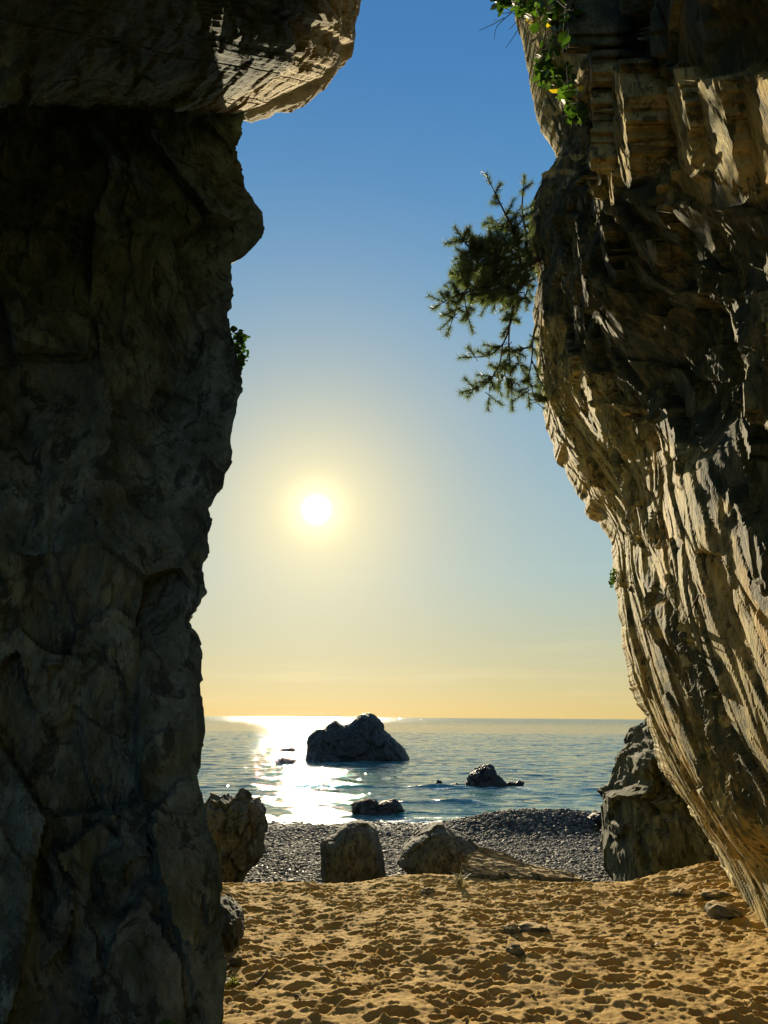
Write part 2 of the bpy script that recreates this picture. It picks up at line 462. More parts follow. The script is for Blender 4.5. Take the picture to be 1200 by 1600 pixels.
        ax = (px - cx) * c - (py - cy) * s * -1 if False else (px - cx) * c + (py - cy) * s
        ay = -(px - cx) * s + (py - cy) * c
        q = (ax / rx) ** 2 + (ay / ry) ** 2
        h -= d * np.exp(-q ** 2) * (.7 + .6 * (r2[0] - .3))
    # bright clean plates that stand proud
    PL = [([(1024, 640), (1042, 648), (1062, 690), (1068, 735), (1050, 712), (1030, 690)], .06, .10), ([(1118, 768), (1134, 775), (1200, 900), (1175, 905), (1140, 830)], .06, .10),
          ([(1108, 770), (1128, 778), (1135, 815), (1118, 800)], .08, .10), ([(1172, 805), (1215, 860), (1215, 940), (1178, 880)], .08, .10),
          ([(922, 170), (940, 95), (968, 75), (985, 120), (975, 262), (934, 262)], .20, .08), ([(975, 120), (1020, 95), (1030, 150), (1026, 240), (1012, 300), (982, 258)], .22, .02),
          ([(1046, 150), (1085, 110), (1104, 160), (1100, 255), (1050, 268)], .24, .06), ([(1108, 130), (1170, 120), (1172, 296), (1125, 285), (1104, 240)], .24, .02),
          ([(1172, 110), (1260, 120), (1260, 350), (1200, 310), (1176, 280)], .24, -.02), ([(950, 268), (985, 270), (978, 345), (956, 330)], .2, .04),
          ([(905, 380), (935, 400), (948, 470), (925, 480)], .14, .03), ([(928, 330), (945, 340), (975, 430), (955, 440)], .14, .03), ([(990, 360), (1012, 372), (1016, 425), (998, 420)], .2, .05),
          ([(1028, 310), (1050, 330), (1066, 420), (1048, 410)], .2, .05), ([(1080, 340), (1096, 345), (1110, 410), (1092, 400)], .2, .05), ([(1130, 330), (1160, 345), (1150, 400), (1128, 385)], .2, .05),
          ([(925, 500), (945, 520), (965, 620), (948, 610)], .1, .02), ([(1120, 470), (1140, 465), (1148, 520), (1128, 540)], .24, .05), ([(1160, 560), (1180, 550), (1200, 640), (1176, 660)], .24, .05),
          ([(1185, 400), (1240, 390), (1240, 470), (1190, 460)], .24, .04), ([(1140, 640), (1158, 640), (1170, 720), (1150, 710)], .2, .05), ([(935, 5), (955, 0), (965, 70), (945, 80)], .2, .04),
          ([(1010, 20), (1035, 10), (1040, 90), (1015, 80)], .24, .04), ([(1090, 30), (1125, 20), (1120, 95), (1095, 100)], .24, .04), ([(845, 425), (858, 430), (868, 500), (856, 520)], .04, .02), ([(884, 470), (898, 480), (905, 540), (892, 535)], .08, .02),
          ([(898, 560), (915, 575), (950, 680), (930, 690)], .06, .02)]
    prng = np.random.RandomState(77)
    wx_ = px + 7 * vnoise(px / 12, py / 30) + 4 * vnoise(px / 4, py / 12); wy_ = py + 16 * vnoise(px / 9, py / 30, seed=4)
    for poly, g, lift in PL:
        m = in_poly(wx_, wy_, poly)
        if m.any():
            yf, zc = np.percentile(Y[m], 92), Z[m].mean()
            far = m & (Y > np.percentile(Y[m], 80))
            h = np.where(m, np.median(h[far]) + .5 * lift + g * 1.15 * np.clip(yf - Y, -.3, 1.5) + prng.uniform(-.04, .04) * (Z - zc) + .5 * (a2 - np.median(a2[m])) + .003 * fbm(Uu * 22, V * 5, seed=23) + .012 * np.round(1.2 * vnoise(Y * 4, Z * 1.5, seed=19)), h)
    h *= fade
    # foot: thin out under the sand
    n2 = np.array([-.985, .17])
    Xf = X + h * n2[0]; Yf = Y + h * n2[1] * .3
    dark_rock_shade = np.zeros_like(X)  # green-black shale tone, plus the shade of the recesses painted into the colour
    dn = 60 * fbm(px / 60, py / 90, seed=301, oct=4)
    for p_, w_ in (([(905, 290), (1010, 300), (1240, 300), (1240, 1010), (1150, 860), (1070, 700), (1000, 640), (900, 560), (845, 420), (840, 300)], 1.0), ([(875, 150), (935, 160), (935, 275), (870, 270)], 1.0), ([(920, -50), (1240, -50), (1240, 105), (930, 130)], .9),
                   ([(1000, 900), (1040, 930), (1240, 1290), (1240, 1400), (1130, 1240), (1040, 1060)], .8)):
        dark_rock_shade = np.maximum(dark_rock_shade, w_ * in_poly(px + dn, py + dn * .7, p_))
    # wrap round the seaward edge and away
    cols = [np.stack([Xf, Yf, Z], -1)]
    hl = h[:, -1]
    xl = Xf[:, -1]; yl = Yf[:, -1]
    prev = None
    for i in range(1, nw):
        t = i / (nw - 1)
        if i < 30:
            a = t * (nw - 1) / 29 * math.pi / 2
            r = .5
            dx, dy = r * (1 - math.cos(a)), r * math.sin(a)
        else:
            q = (i - 29) / (nw - 30)
            dx, dy = .5 + 6 * q ** 1.5, .5 + 1.2 * q
        nn = .05 * fbm(zs * 3, np.full_like(zs, i * .12), seed=77, oct=4) * min(1, i / 6)
        cc, er, rr, _ = (lambda c: (c[0], c[1], c[2], c[3]))(cells(np.full_like(zs, i * .09), zs * 1.6 - i * .05, 55))
        nn = nn + .06 * (rr[0] - .5) * min(1, i / 8)
        cols.append(np.stack([xl + dx + nn * .3, yl + dy + nn, zs], -1)[:, None, :])
    G = np.concatenate(cols, 1)
    # back and top so the cliff is a mass, not a sheet
    nr, nc = G.shape[:2]
    Fc = grid_faces(nr, nc)
    V_ = G.reshape(-1, 3)
    top = G[-1].copy(); back = top.copy(); back[:, 0] = 12; back[:, 2] += 1.5
    base_i = len(V_)
    V_ = np.concatenate([V_, back])
    i = np.arange(nc - 1)
    tf = np.stack([(nr - 1) * nc + i, (nr - 1) * nc + i + 1, base_i + i + 1, base_i + i], -1)
    near = G[:, 0].copy(); near[:, 0] = 12
    b2 = len(V_)
    V_ = np.concatenate([V_, near])
    j = np.arange(nr - 1)
    nf = np.stack([j * nc, (j + 1) * nc, b2 + j + 1, b2 + j], -1)
    Fc = np.concatenate([Fc, tf, nf])
    Fc = Fc[:, ::-1]
    da = np.zeros(len(V_)); fd_ = np.zeros((nr, nc)); fd_[:, :dark_rock_shade.shape[1]] = dark_rock_shade; da[:nr * nc] = fd_.ravel()
    me = mesh_np('cliff_right', V_, Fc, False, {'dark_rock_shade': da})
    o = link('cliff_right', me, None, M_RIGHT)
    tag(o, 'tall jagged ochre slate cliff filling the right side, half lit by the low sun', None, None, 'structure')
    return o, h
def project_arr(X, Y, Z):
    vx, vy, vz = X - EYE[0], Y - EYE[1], Z - EYE[2]
    a = vx * _F[0] + vy * _F[1] + vz * _F[2]
    a = np.where(a > .1, a, .1)
    return 600 + FPX * (vx * _R[0] + vy * _R[1] + vz * _R[2]) / a, 800 - FPX * (vx * _U[0] + vy * _U[1] + vz * _U[2]) / a
right_cliff()

# ---- left cliff: a wall turned towards the viewer, and the roof block that juts out over it
YL = 7.8
SIL_L = [(346, 1640), (350, 1560), (352, 1530), (350, 1480), (346, 1380), (342, 1350), (338, 1330), (326, 1300), (320, 1288), (321, 1270), (317, 1245), (309, 1212), (313, 1195), (315, 1165), (322, 1138), (320, 1115), (318, 1075), (315, 1050), (316, 1020),
         (308, 995), (296, 970), (303, 955), (312, 938), (322, 928), (318, 905), (319, 882), (327, 870), (325, 835), (333, 812), (327, 795), (337, 775), (346, 762), (350, 740), (361, 722), (364, 705), (362, 690),
         (364, 662), (368, 645), (372, 622), (380, 606), (378, 588), (372, 570), (366, 545), (358, 515), (357, 488), (365, 480), (363, 460), (359, 440), (360, 412), (376, 404), (392, 390), (406, 372), (412, 357), (409, 332),
         (396, 308), (385, 290), (380, 262), (372, 240), (371, 228), (382, 190), (385, 172)]
SIL_ROOF = [(385, 172), (410, 163), (440, 150), (470, 135), (500, 118), (520, 102), (530, 88), (534, 72), (550, 66), (556, 45), (557, 20), (563, -2), (575, -60), (600, -300), (610, -500)]
YC = lambda z: np.interp(z, [-1, 0, 1.6, 3, 5, 7, 8.7, 12], [4.55, 4.62, 4.95, 5.5, 6.3, 7.05, 7.6, 8.2])
def left_wall():
    pts = []
    for a, b in SIL_L:
        d = ray(a, b); tt = 5.0
        for _ in range(40):
            tt = .5 * tt + .5 * YC(EYE[2] + d[2] * tt) / d[1]
        P = EYE + d * tt; pts.append((P[2], P[0]))
    pts = np.array(sorted(pts))
    zs = np.concatenate([np.linspace(-.5, 9.6, 640), [10.2, 11, 12]])
    xc = np.interp(zs, pts[:, 0], pts[:, 1])
    jag = lambda f, a, sd: a * (2 * _h(np.floor(zs * f + .6 * vnoise(zs * f * .5, zs * 0, seed=sd)), zs * 0, zs * 0, sd) - 1)
    xc = xc + jag(3.7, .012, 11) + jag(9.3, .008, 12) + jag(23, .005, 13)
    xsm = np.convolve(np.pad(xc, 25, 'edge'), np.ones(51) / 51, 'valid')
    yc = YC(zs)
    ss = np.concatenate([np.linspace(-12, -4.2, 14)[:-1], np.linspace(-4.2, 0, 330)])
    S, Z = np.meshgrid(ss, zs)
    fx, fy = .90, .43                      # the face runs left and a little towards the viewer
    k = np.exp(-(S / .35) ** 2)
    X = xc[:, None] * k + xsm[:, None] * (1 - k) + S * fx
    Y = yc[:, None] + S * fy
    nx, ny = .43, -.90
    px, py = project_arr(X, Y, Z)
    dead = np.zeros_like(X)
    Uu = S + .28 * Z; V = Z - .2 * S
    a1, e1, r1 = slabs(Uu, V, .85, 1.5, 103, dead, .08, .36, 0, .30, warp=.10)
    a2, e2, r2 = slabs(Uu + .05 * fbm(S * 2, Z * 2, seed=15), V, .28, .55, 108, dead, .035, .30, 0, .22, warp=.12)
    a3, e3, r3 = slabs(Uu, V, .085, .18, 112, dead, .010, .25, 0, .16, warp=.12)
    low = 1 - .6 * sstep(1.6, 3.4, Z)
    h = a1 * (.55 + .45 * low) + a2 * low + a3 * low
    h += .16 * fbm(S * .8, Z * .6, seed=121, oct=4) + .010 * fbm(Uu * 16, V * 8, seed=123, oct=3)
    h -= .012 * np.exp(-(e1 / .03) ** 2) * low
    # long slanting dark clefts and pale plates lower down
    for x0, y0, x1, y1, w, d in [(330, 1180, 200, 1290, 7, .10), (200, 1290, 150, 1420, 8, .10), (300, 1200, 275, 1330, 5, .07), (275, 1330, 180, 1440, 8, .12), (250, 1420, 290, 1600, 5, .08), (310, 1340, 340, 1480, 6, .10), (120, 1120, 180, 1330, 7, .07),
                                 (190, 150, 195, 560, 4, .05), (320, 290, 380, 520, 4, .05), (15, 560, 70, 760, 7, .08), (40, 800, 90, 960, 6, .06), (60, 1330, 130, 1560, 8, .09), (240, 430, 290, 600, 4, .05)]:
        vx, vy = x1 - x0, y1 - y0; LL = math.hypot(vx, vy)
        qx_ = px + 12 * vnoise(px / 30, py / 30); qy_ = py + 12 * vnoise(px / 30 + 7, py / 30)
        tt = ((qx_ - x0) * vx + (qy_ - y0) * vy) / LL / LL; dd = ((qx_ - x0) * vy - (qy_ - y0) * vx) / LL
        m = sstep(-.05, .1, tt) * (1 - sstep(.9, 1.05, tt))
        h -= d * m * np.where(dd > 0, np.exp(-(dd / w) ** 2), np.exp(-(dd / (w * 5)) ** 2))
    for poly, fs, fz, off in [([(244, 1262), (300, 1200), (318, 1176), (322, 1300), (312, 1400), (296, 1480), (262, 1430), (238, 1330)], .05, -.30, .06),
                     ([(180, 1450), (225, 1410), (282, 1500), (290, 1600), (140, 1600)], .0, -.28, .06), ([(150, 1345), (190, 1330), (200, 1390), (165, 1400)], .05, -.4, .08),
                     ([(185, 1270), (235, 1255), (235, 1340), (200, 1350)], .05, -.35, .08), ([(308, 1335), (342, 1335), (338, 1420), (322, 1450)], .05, -.3, .05),
                     ([(70, 1440), (120, 1380), (110, 1460), (60, 1520)], .05, -.3, .07), ([(62, 1036), (92, 1034), (96, 1042), (66, 1046)], .1, -.8, .07)]:
        m = in_poly(px + 6 * vnoise(px / 15, py / 15), py + 6 * vnoise(px / 13 + 5, py / 13), poly)
        if m.any():
            sc0, zc = S[m].mean(), Z[m].mean()
            h = np.where(m, np.median(h[m]) + off + fs * (S - sc0) + fz * (Z - zc) + .35 * a3 + .006 * fbm(Uu * 16, V * 6, seed=123), h)
    fd = (.12 + .88 * sstep(0, .55, -S))
    h = h * fd
    Xf = X + h * nx; Yf = Y + h * ny
    cols = [np.stack([Xf, Yf, Z], -1)]
    xl, yl = Xf[:, -1], Yf[:, -1]
    rn = np.hypot(xl, yl); rx, ry = xl / rn, yl / rn
    for i in range(1, 44):
        if i < 34:
            q = i * .1; inn = .02 + .035 * q + .02 * q * q
        else:
            q = 3.3 + (i - 33) * .25; inn = .02 + .035 * 3.3 + .22 + (i - 33) ** 2 * .09
        nn = (.04 * fbm(zs * 3, np.full_like(zs, i * .15), seed=177, oct=4) + .03 * (cells(np.full_like(zs, i * .12), zs * 2.0 - i * .05, 57)[2][0] - .5)) * min(1, i / 5)
        cols.append(np.stack([xl + rx * q - inn - .5 * min(1, q / .7) * sstep(2.6, 5, zs) - np.abs(nn), yl + ry * q, zs], -1)[:, None, :])
    G = np.concatenate(cols, 1)
    nr, nc = G.shape[:2]
    me = mesh_np('cliff_left', G.reshape(-1, 3), grid_faces(nr, nc))
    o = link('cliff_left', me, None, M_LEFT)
    tag(o, 'dark shaded grey green rock wall filling the left side down to the sand', None, None, 'structure')
left_wall()

def roof_block():
    zr, xr = edge_table(SIL_ROOF, YL)
    zj_e = at_y(385, 172, YL)[2]; xw_e = np.interp(zj_e, zr, xr)
    ys = np.concatenate([np.linspace(-6, 1.5, 16)[:-1], np.linspace(1.5, YL, 330)])
    na, nb_ = 190, 300
    ta = np.linspace(0, 1, na, endpoint=False)            # inward part of the underside
    ov = np.concatenate([np.linspace(0, 2.4, 240), np.linspace(2.4, 6, 61)[1:]]); nb_ = len(ov)
    Yg = ys[:, None] + np.zeros((1, na + nb_))
    zj = 5.0 + (ys - 3.63) * (zj_e - 5.0) / (YL - 3.63)
    zj = np.where(ys < 2.5, zj[np.argmin(abs(ys - 2.5))] - .1 * (2.5 - ys), zj)
    xw = xw_e - .10 * (YL - ys)
    jut = np.interp(ov, zr - zj_e, xr) - xw_e
    jag = .03 * (2 * _h(np.floor(ov * 7 + .3 * vnoise(ov * 5, ov * 0)), ov * 0, ov * 0, 4) - 1) + .015 * (2 * _h(np.floor(ov * 19), ov * 0, ov * 0, 5) - 1)
    kk = sstep(1.5, 7.6, ys)
    XA = xw[:, None] - 6 * (1 - ta[None, :]) ** 1.6
    ZA = zj[:, None] + 0 * XA
    XB = xw[:, None] + (jut[None, :] + jag[None, :]) * (.45 + .55 * kk[:, None])
    ZB = zj[:, None] + ov[None, :]
    X = np.concatenate([XA, XB], 1); Z = np.concatenate([ZA, ZB], 1); Y = Yg.copy()
    arc = np.concatenate([XA, xw[:, None] + ov[None, :] * 1.0], 1)
    # bedding laminae: thin overlapping plates running along the underside
    dead = np.zeros_like(X)
    l1, e1, r1 = slabs(arc * .9 + Y * .45, Y * .8 - arc * .3, .30, 1.1, 131, dead, .05, .16, 0, .10, warp=.15)
    l2, e2, r2 = slabs(arc * .9 + Y * .45, Y * .8 - arc * .3, .09, .40, 133, dead, .022, .22, 0, .14, warp=.15)
    h = l1 + l2 + .09 * fbm(arc * .9, Y * .7, seed=135, oct=4) + .008 * fbm(arc * 22, Y * 10, seed=136, oct=3)
    fade = .22 + .78 * sstep(0, .9, YL - Y)
    h = h * fade
    wz = np.concatenate([np.ones(na), 1 - sstep(.0, .5, ov)])[None, :]
    X2 = X + h * (1 - wz) + .35 * h * wz; Z2 = Z - h * wz * .9
    cols = [np.stack([X2, Y, Z2], -1)]
    Gr = cols[0]
    last = Gr[-1]
    rows = [Gr]
    for i in range(1, 26):
        a = i / 25 * math.pi / 2
        r = .5
        nn = .05 * fbm(np.arange(last.shape[0]) * .04, np.full(last.shape[0], i * .2), seed=141, oct=3)
        nxt = last.copy()
        nxt[:, 1] += r * math.sin(a) + nn
        nxt[:, 0] -= r * (1 - math.cos(a)) * (1 - wz[0]); nxt[:, 2] += r * (1 - math.cos(a)) * wz[0]
        rows.append(nxt[None])
    end = last.copy(); end[:, 1] += .5; end[:, 0] = end[:, 0] - 3 * (1 - wz[0]); end[:, 2] = np.maximum(end[:, 2] + 3 * wz[0], 0)
    rows.append(end[None])
    G = np.concatenate(rows, 0)
    nr, nc = G.shape[:2]
    capc = G[:, -1].copy(); capc[:, 0] = -12
    V_ = np.concatenate([G.reshape(-1, 3), capc]); b0 = nr * nc; j = np.arange(nr - 1)
    cf = np.stack([j * nc + nc - 1, b0 + j, b0 + j + 1, (j + 1) * nc + nc - 1], -1)
    me = mesh_np('rock_overhang', V_, np.concatenate([grid_faces(nr, nc), cf]), False, {'dark_rock_shade': np.concatenate([(np.concatenate([np.zeros(na), sstep(.12, .35, ov)])[None, :] * np.ones((nr, 1)) * (1 - sstep(-1.6, -1.2, G[:, :, 0]) * sstep(5.6, 6.8, G[:, :, 1])) * (.9 + .2 * fbm(G[:, :, 0] * 2, G[:, :, 1] * 2, G[:, :, 2] * 2, seed=9, oct=2))).ravel().clip(0, 1), np.zeros(nr)]), 'ochre': np.concatenate([(sstep(-2.2, -1.5, G[:, :, 0]) * sstep(5.6, 6.8, G[:, :, 1])).ravel(), np.zeros(nr)])})  # fascia shade and sunlit underside are both painted in through these colour masks
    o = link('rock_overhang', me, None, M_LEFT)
    tag(o, 'layered rock overhang at the top left with its seaward underside lit golden', None, None, 'structure')
roof_block()

# ------------------------------------------------------------------ sand
def dents(X, Y):
    """trodden sand: hundreds of foot-sized hollows with pushed-up rims"""
    H = np.zeros_like(X)
    rs = np.random.RandomState(5)
    N = 3300
    xs = rs.uniform(-2.6, 4.6, N); yy = rs.uniform(3.6, 9.2, N)
    x0, dx = X[0, :], None
    y0 = Y[:, 0]
    for i in range(N):
        a = rs.uniform(.028, .066) * (1.0 if rs.rand() < .8 else 1.4); b = a * rs.uniform(.5, .85)
        d = rs.uniform(.020, .042) * (a / .075) * (.8 + .4 * rs.rand()); th = rs.uniform(-.9, .9)
        R = a * 2.4
        i0, i1 = np.searchsorted(x0, [xs[i] - R, xs[i] + R]); j0, j1 = np.searchsorted(y0, [yy[i] - R, yy[i] + R])
        if i1 - i0 < 2 or j1 - j0 < 2: continue
        xx = X[j0:j1, i0:i1] - xs[i]; yv = Y[j0:j1, i0:i1] - yy[i]
        c, s = math.cos(th), math.sin(th)
        u = (xx * c + yv * s) / a; v = (-xx * s + yv * c) / b
        wob = 1 + .25 * vnoise(xx * 14 + i, yv * 14, seed=9)
        q = np.sqrt(u * u + v * v) * wob
        H[j0:j1, i0:i1] += -d * np.exp(-q ** 3.2) + d * .42 * np.exp(-((q - 1.25) / .32) ** 2)
    return H
def sand_mesh():
    xs = np.concatenate([np.linspace(-12, -2.6, 24)[:-1], np.linspace(-2.6, 4.7, 560), np.linspace(4.7, 12, 20)[1:]])
    ys = np.concatenate([np.linspace(-14, 3.6, 30)[:-1], np.linspace(3.6, 9.6, 420), np.linspace(9.6, 12.5, 26)[1:]])
    X, Y = np.meshgrid(xs, ys)
    z = sand_base(X, Y)
    near = sstep(3.0, 3.8, Y) * (1 - sstep(10.5, 11.5, Y)) * sstep(-3.2, -2.5, X) * (1 - sstep(4.5, 5, X))
    D = dents(X, Y)
    z = z + near * (D * .78 + .010 * fbm(X * 2.6, Y * 2.9, seed=61, oct=2) + .008 * fbm(X * 11, Y * 13, seed=62, oct=3) + .0045 * fbm(X * 38, Y * 42, seed=63, oct=3))
    return X, Y, z
SX, SY, SZ = sand_mesh()
def sand_h(x, y):
    j = int(np.argmin(abs(SY[:, 0] - y))); i = int(np.argmin(abs(SX[0] - x)))
    return float(SZ[j, i])
t = NT('sand')
v = t.coord((1, 1, 1))
n1 = t.noise(v, 2.5, 6, .65); n2 = t.noise(v, 240, 3, .7); n3 = t.noise(v, 40, 6, .7)
col = t.ramp(n1, [(.3, (.38, .235, .065)), (.5, (.49, .32, .095)), (.7, (.57, .39, .135))])
col = t.mix(t.ramp(n2, [(.40, .45), (.5, 0.)]), col, (.25, .14, .05))
col = t.mix(t.ramp(n3, [(.60, 0.), (.72, .6)]), col, (.17, .11, .06))
nb = t.bump(t.math('ADD', t.math('MULTIPLY', n3, 1.0), t.math('MULTIPLY', n2, .35)), 1.0, .010)
M_SAND = t.fin(col, .95, nb, .15)
me = mesh_np('sand', np.stack([SX, SY, SZ], -1).reshape(-1, 3), grid_faces(*SX.shape), True)
tag(link('sand', me, None, M_SAND), kind='structure', label='trodden golden sand full of footprints between the two cliffs')

# ------------------------------------------------------------------ shingle beach
t = NT('shingle_bed')
v = t.coord((1, 1, 1))
vc = t.voro(v, 18, 'F1', 'Color'); vd = t.voro(v, 18)
sx = t.n('ShaderNodeSeparateColor'); t.l(vc, sx.inputs[0])
col = t.ramp(sx.outputs[0], [(0, (.03, .03, .025)), (.5, (.06, .058, .045)), (1, (.12, .11, .085))])
M_BED = t.fin(col, .6, t.bump(vd, 1.0, .05), .4)
xs = np.linspace(-30, 34, 200); ys = np.concatenate([np.linspace(7.5, 32, 150), np.linspace(32, 90, 30)[1:]])
X, Y = np.meshgrid(xs, ys)
Z = shingle_z(X, Y) + .03 * fbm(X * .8, Y * .8, seed=3) - .08
me = mesh_np('shingle_beach', np.stack([X, Y, Z], -1).reshape(-1, 3), grid_faces(*X.shape), True)
tag(link('shingle_beach', me, None, M_BED), kind='structure')

t = NT('pebble')
oi = t.n('ShaderNodeObjectInfo')
v = t.coord((1, 1, 1))
col = t.ramp(oi.outputs['Random'], [(0, (.022, .022, .018)), (.35, (.05, .048, .038)), (.7, (.085, .08, .06)), (.9, (.15, .135, .10)), (1, (.34, .31, .24))])
col = t.mix(t.ramp(t.noise(v, 3, 4), [(.4, 0.), (.6, .4)]), col, (.08, .075, .06))
M_PEB = t.fin(col, .75, None, .15)
rs = np.random.RandomState(3)
pts = []
for (n, y0, y1) in ((52000, 11.0, 19.5), (52000, 19.5, 30.2)):
    yy = rs.uniform(y0, y1, n); xx = rs.uniform(-.30, .46, n) * (yy + 1.5)
    pts.append(np.stack([xx, yy], 1))
pts = np.concatenate(pts)
pz = shingle_z(pts[:, 0], pts[:, 1]) + .03 * fbm(pts[:, 0] * .8, pts[:, 1] * .8, seed=3) - .065
sandy = np.exp(-(((pts[:, 0] + 2.1) / 1.0) ** 2 + ((pts[:, 1] - 17) / 2.2) ** 2))
keep = (rs.rand(len(pts)) > sandy * .55) & (pz > SEA_Z - .12)
pts, pz = pts[keep], pz[keep]
me = bpy.data.meshes.new('pebbles'); me.vertices.add(len(pts))
me.vertices.foreach_set('co', np.column_stack([pts, pz]).astype(np.float32).ravel())
sc_ = me.attributes.new('sz', 'FLOAT', 'POINT')
sc_.data.foreach_set('value', (np.exp(rs.normal(0,   .38, len(pts))) * .033 * (1 + .4 * sstep(22, 27, pts[:, 1]))).astype(np.float32))
peb = link('pebbles', me)
ng = bpy.data.node_groups.new('pebble_scatter', 'GeometryNodeTree')
ng.interface.new_socket('Geometry', in_out='INPUT', socket_type='NodeSocketGeometry')
ng.interface.new_socket('Geometry', in_out='OUTPUT', socket_type='NodeSocketGeometry')
gi = ng.nodes.new('NodeGroupInput'); go = ng.nodes.new('NodeGroupOutput')
iop = ng.nodes.new('GeometryNodeInstanceOnPoints')
join = ng.nodes.new('GeometryNodeJoinGeometry'); g2i = ng.nodes.new('GeometryNodeGeometryToInstance')
for k, (sx_, sy_, sz_) in enumerate([(1, .75, .5), (1.1, .8, .62), (.9, .9, .6), (1.25, .7, .42)]):
    ic = ng.nodes.new('GeometryNodeMeshIcoSphere'); ic.inputs['Subdivisions'].default_value = 3 if k < 1 else 2
    sp = ng.nodes.new('GeometryNodeSetPosition'); nz = ng.nodes.new('ShaderNodeTexNoise'); nz.inputs['Scale'].default_value = .9 + .3 * k; nz.inputs['Detail'].default_value = 1
    vm = ng.nodes.new('ShaderNodeVectorMath'); vm.operation = 'SUBTRACT'; vm.inputs[1].default_value = (.5, .5, .5)
    vs_ = ng.nodes.new('ShaderNodeVectorMath'); vs_.operation = 'SCALE'; vs_.inputs['Scale'].default_value = 1.1
    tr = ng.nodes.new('GeometryNodeTransform'); tr.inputs['Scale'].default_value = (sx_, sy_, sz_)
    ss = ng.nodes.new('GeometryNodeSetShadeSmooth'); sm_ = ng.nodes.new('GeometryNodeSetMaterial'); sm_.inputs['Material'].default_value = M_PEB
    ng.links.new(ic.outputs[0], sp.inputs[0]); ng.links.new(nz.outputs['Color'], vm.inputs[0]); ng.links.new(vm.outputs[0], vs_.inputs[0]); ng.links.new(vs_.outputs[0], sp.inputs['Offset'])
    ng.links.new(sp.outputs[0], tr.inputs[0]); ng.links.new(tr.outputs[0], ss.inputs[0]); ng.links.new(ss.outputs[0], sm_.inputs[0])
    g_ = ng.nodes.new('GeometryNodeGeometryToInstance'); ng.links.new(sm_.outputs[0], g_.inputs[0]); ng.links.new(g_.outputs[0], join.inputs[0])
iop.inputs['Pick Instance'].default_value = True
ri = ng.nodes.new('FunctionNodeRandomValue'); ri.data_type = 'INT'; ri.inputs[4].default_value = 0; ri.inputs[5].default_value = 3
rr_ = ng.nodes.new('FunctionNodeRandomValue'); rr_.data_type = 'FLOAT_VECTOR'; rr_.inputs[0].default_value = (-.45, -.45, 0); rr_.inputs[1].default_value = (.45, .45, 6.28); rr_.inputs['Seed'].default_value = 4
na = ng.nodes.new('GeometryNodeInputNamedAttribute'); na.data_type = 'FLOAT'; na.inputs[0].default_value = 'sz'
ng.links.new(gi.outputs[0], iop.inputs['Points']); ng.links.new(join.outputs[0], iop.inputs['Instance'])
ng.links.new(ri.outputs[2], iop.inputs['Instance Index']); ng.links.new(rr_.outputs[0], iop.inputs['Rotation'])
ng.links.new(na.outputs[0], iop.inputs['Scale']); ng.links.new(iop.outputs[0], go.inputs[0])
md = peb.modifiers.new('scatter', 'NODES'); md.node_group = ng
tag(peb, kind='stuff', label='grey rounded pebbles covering the beach down to the waterline')

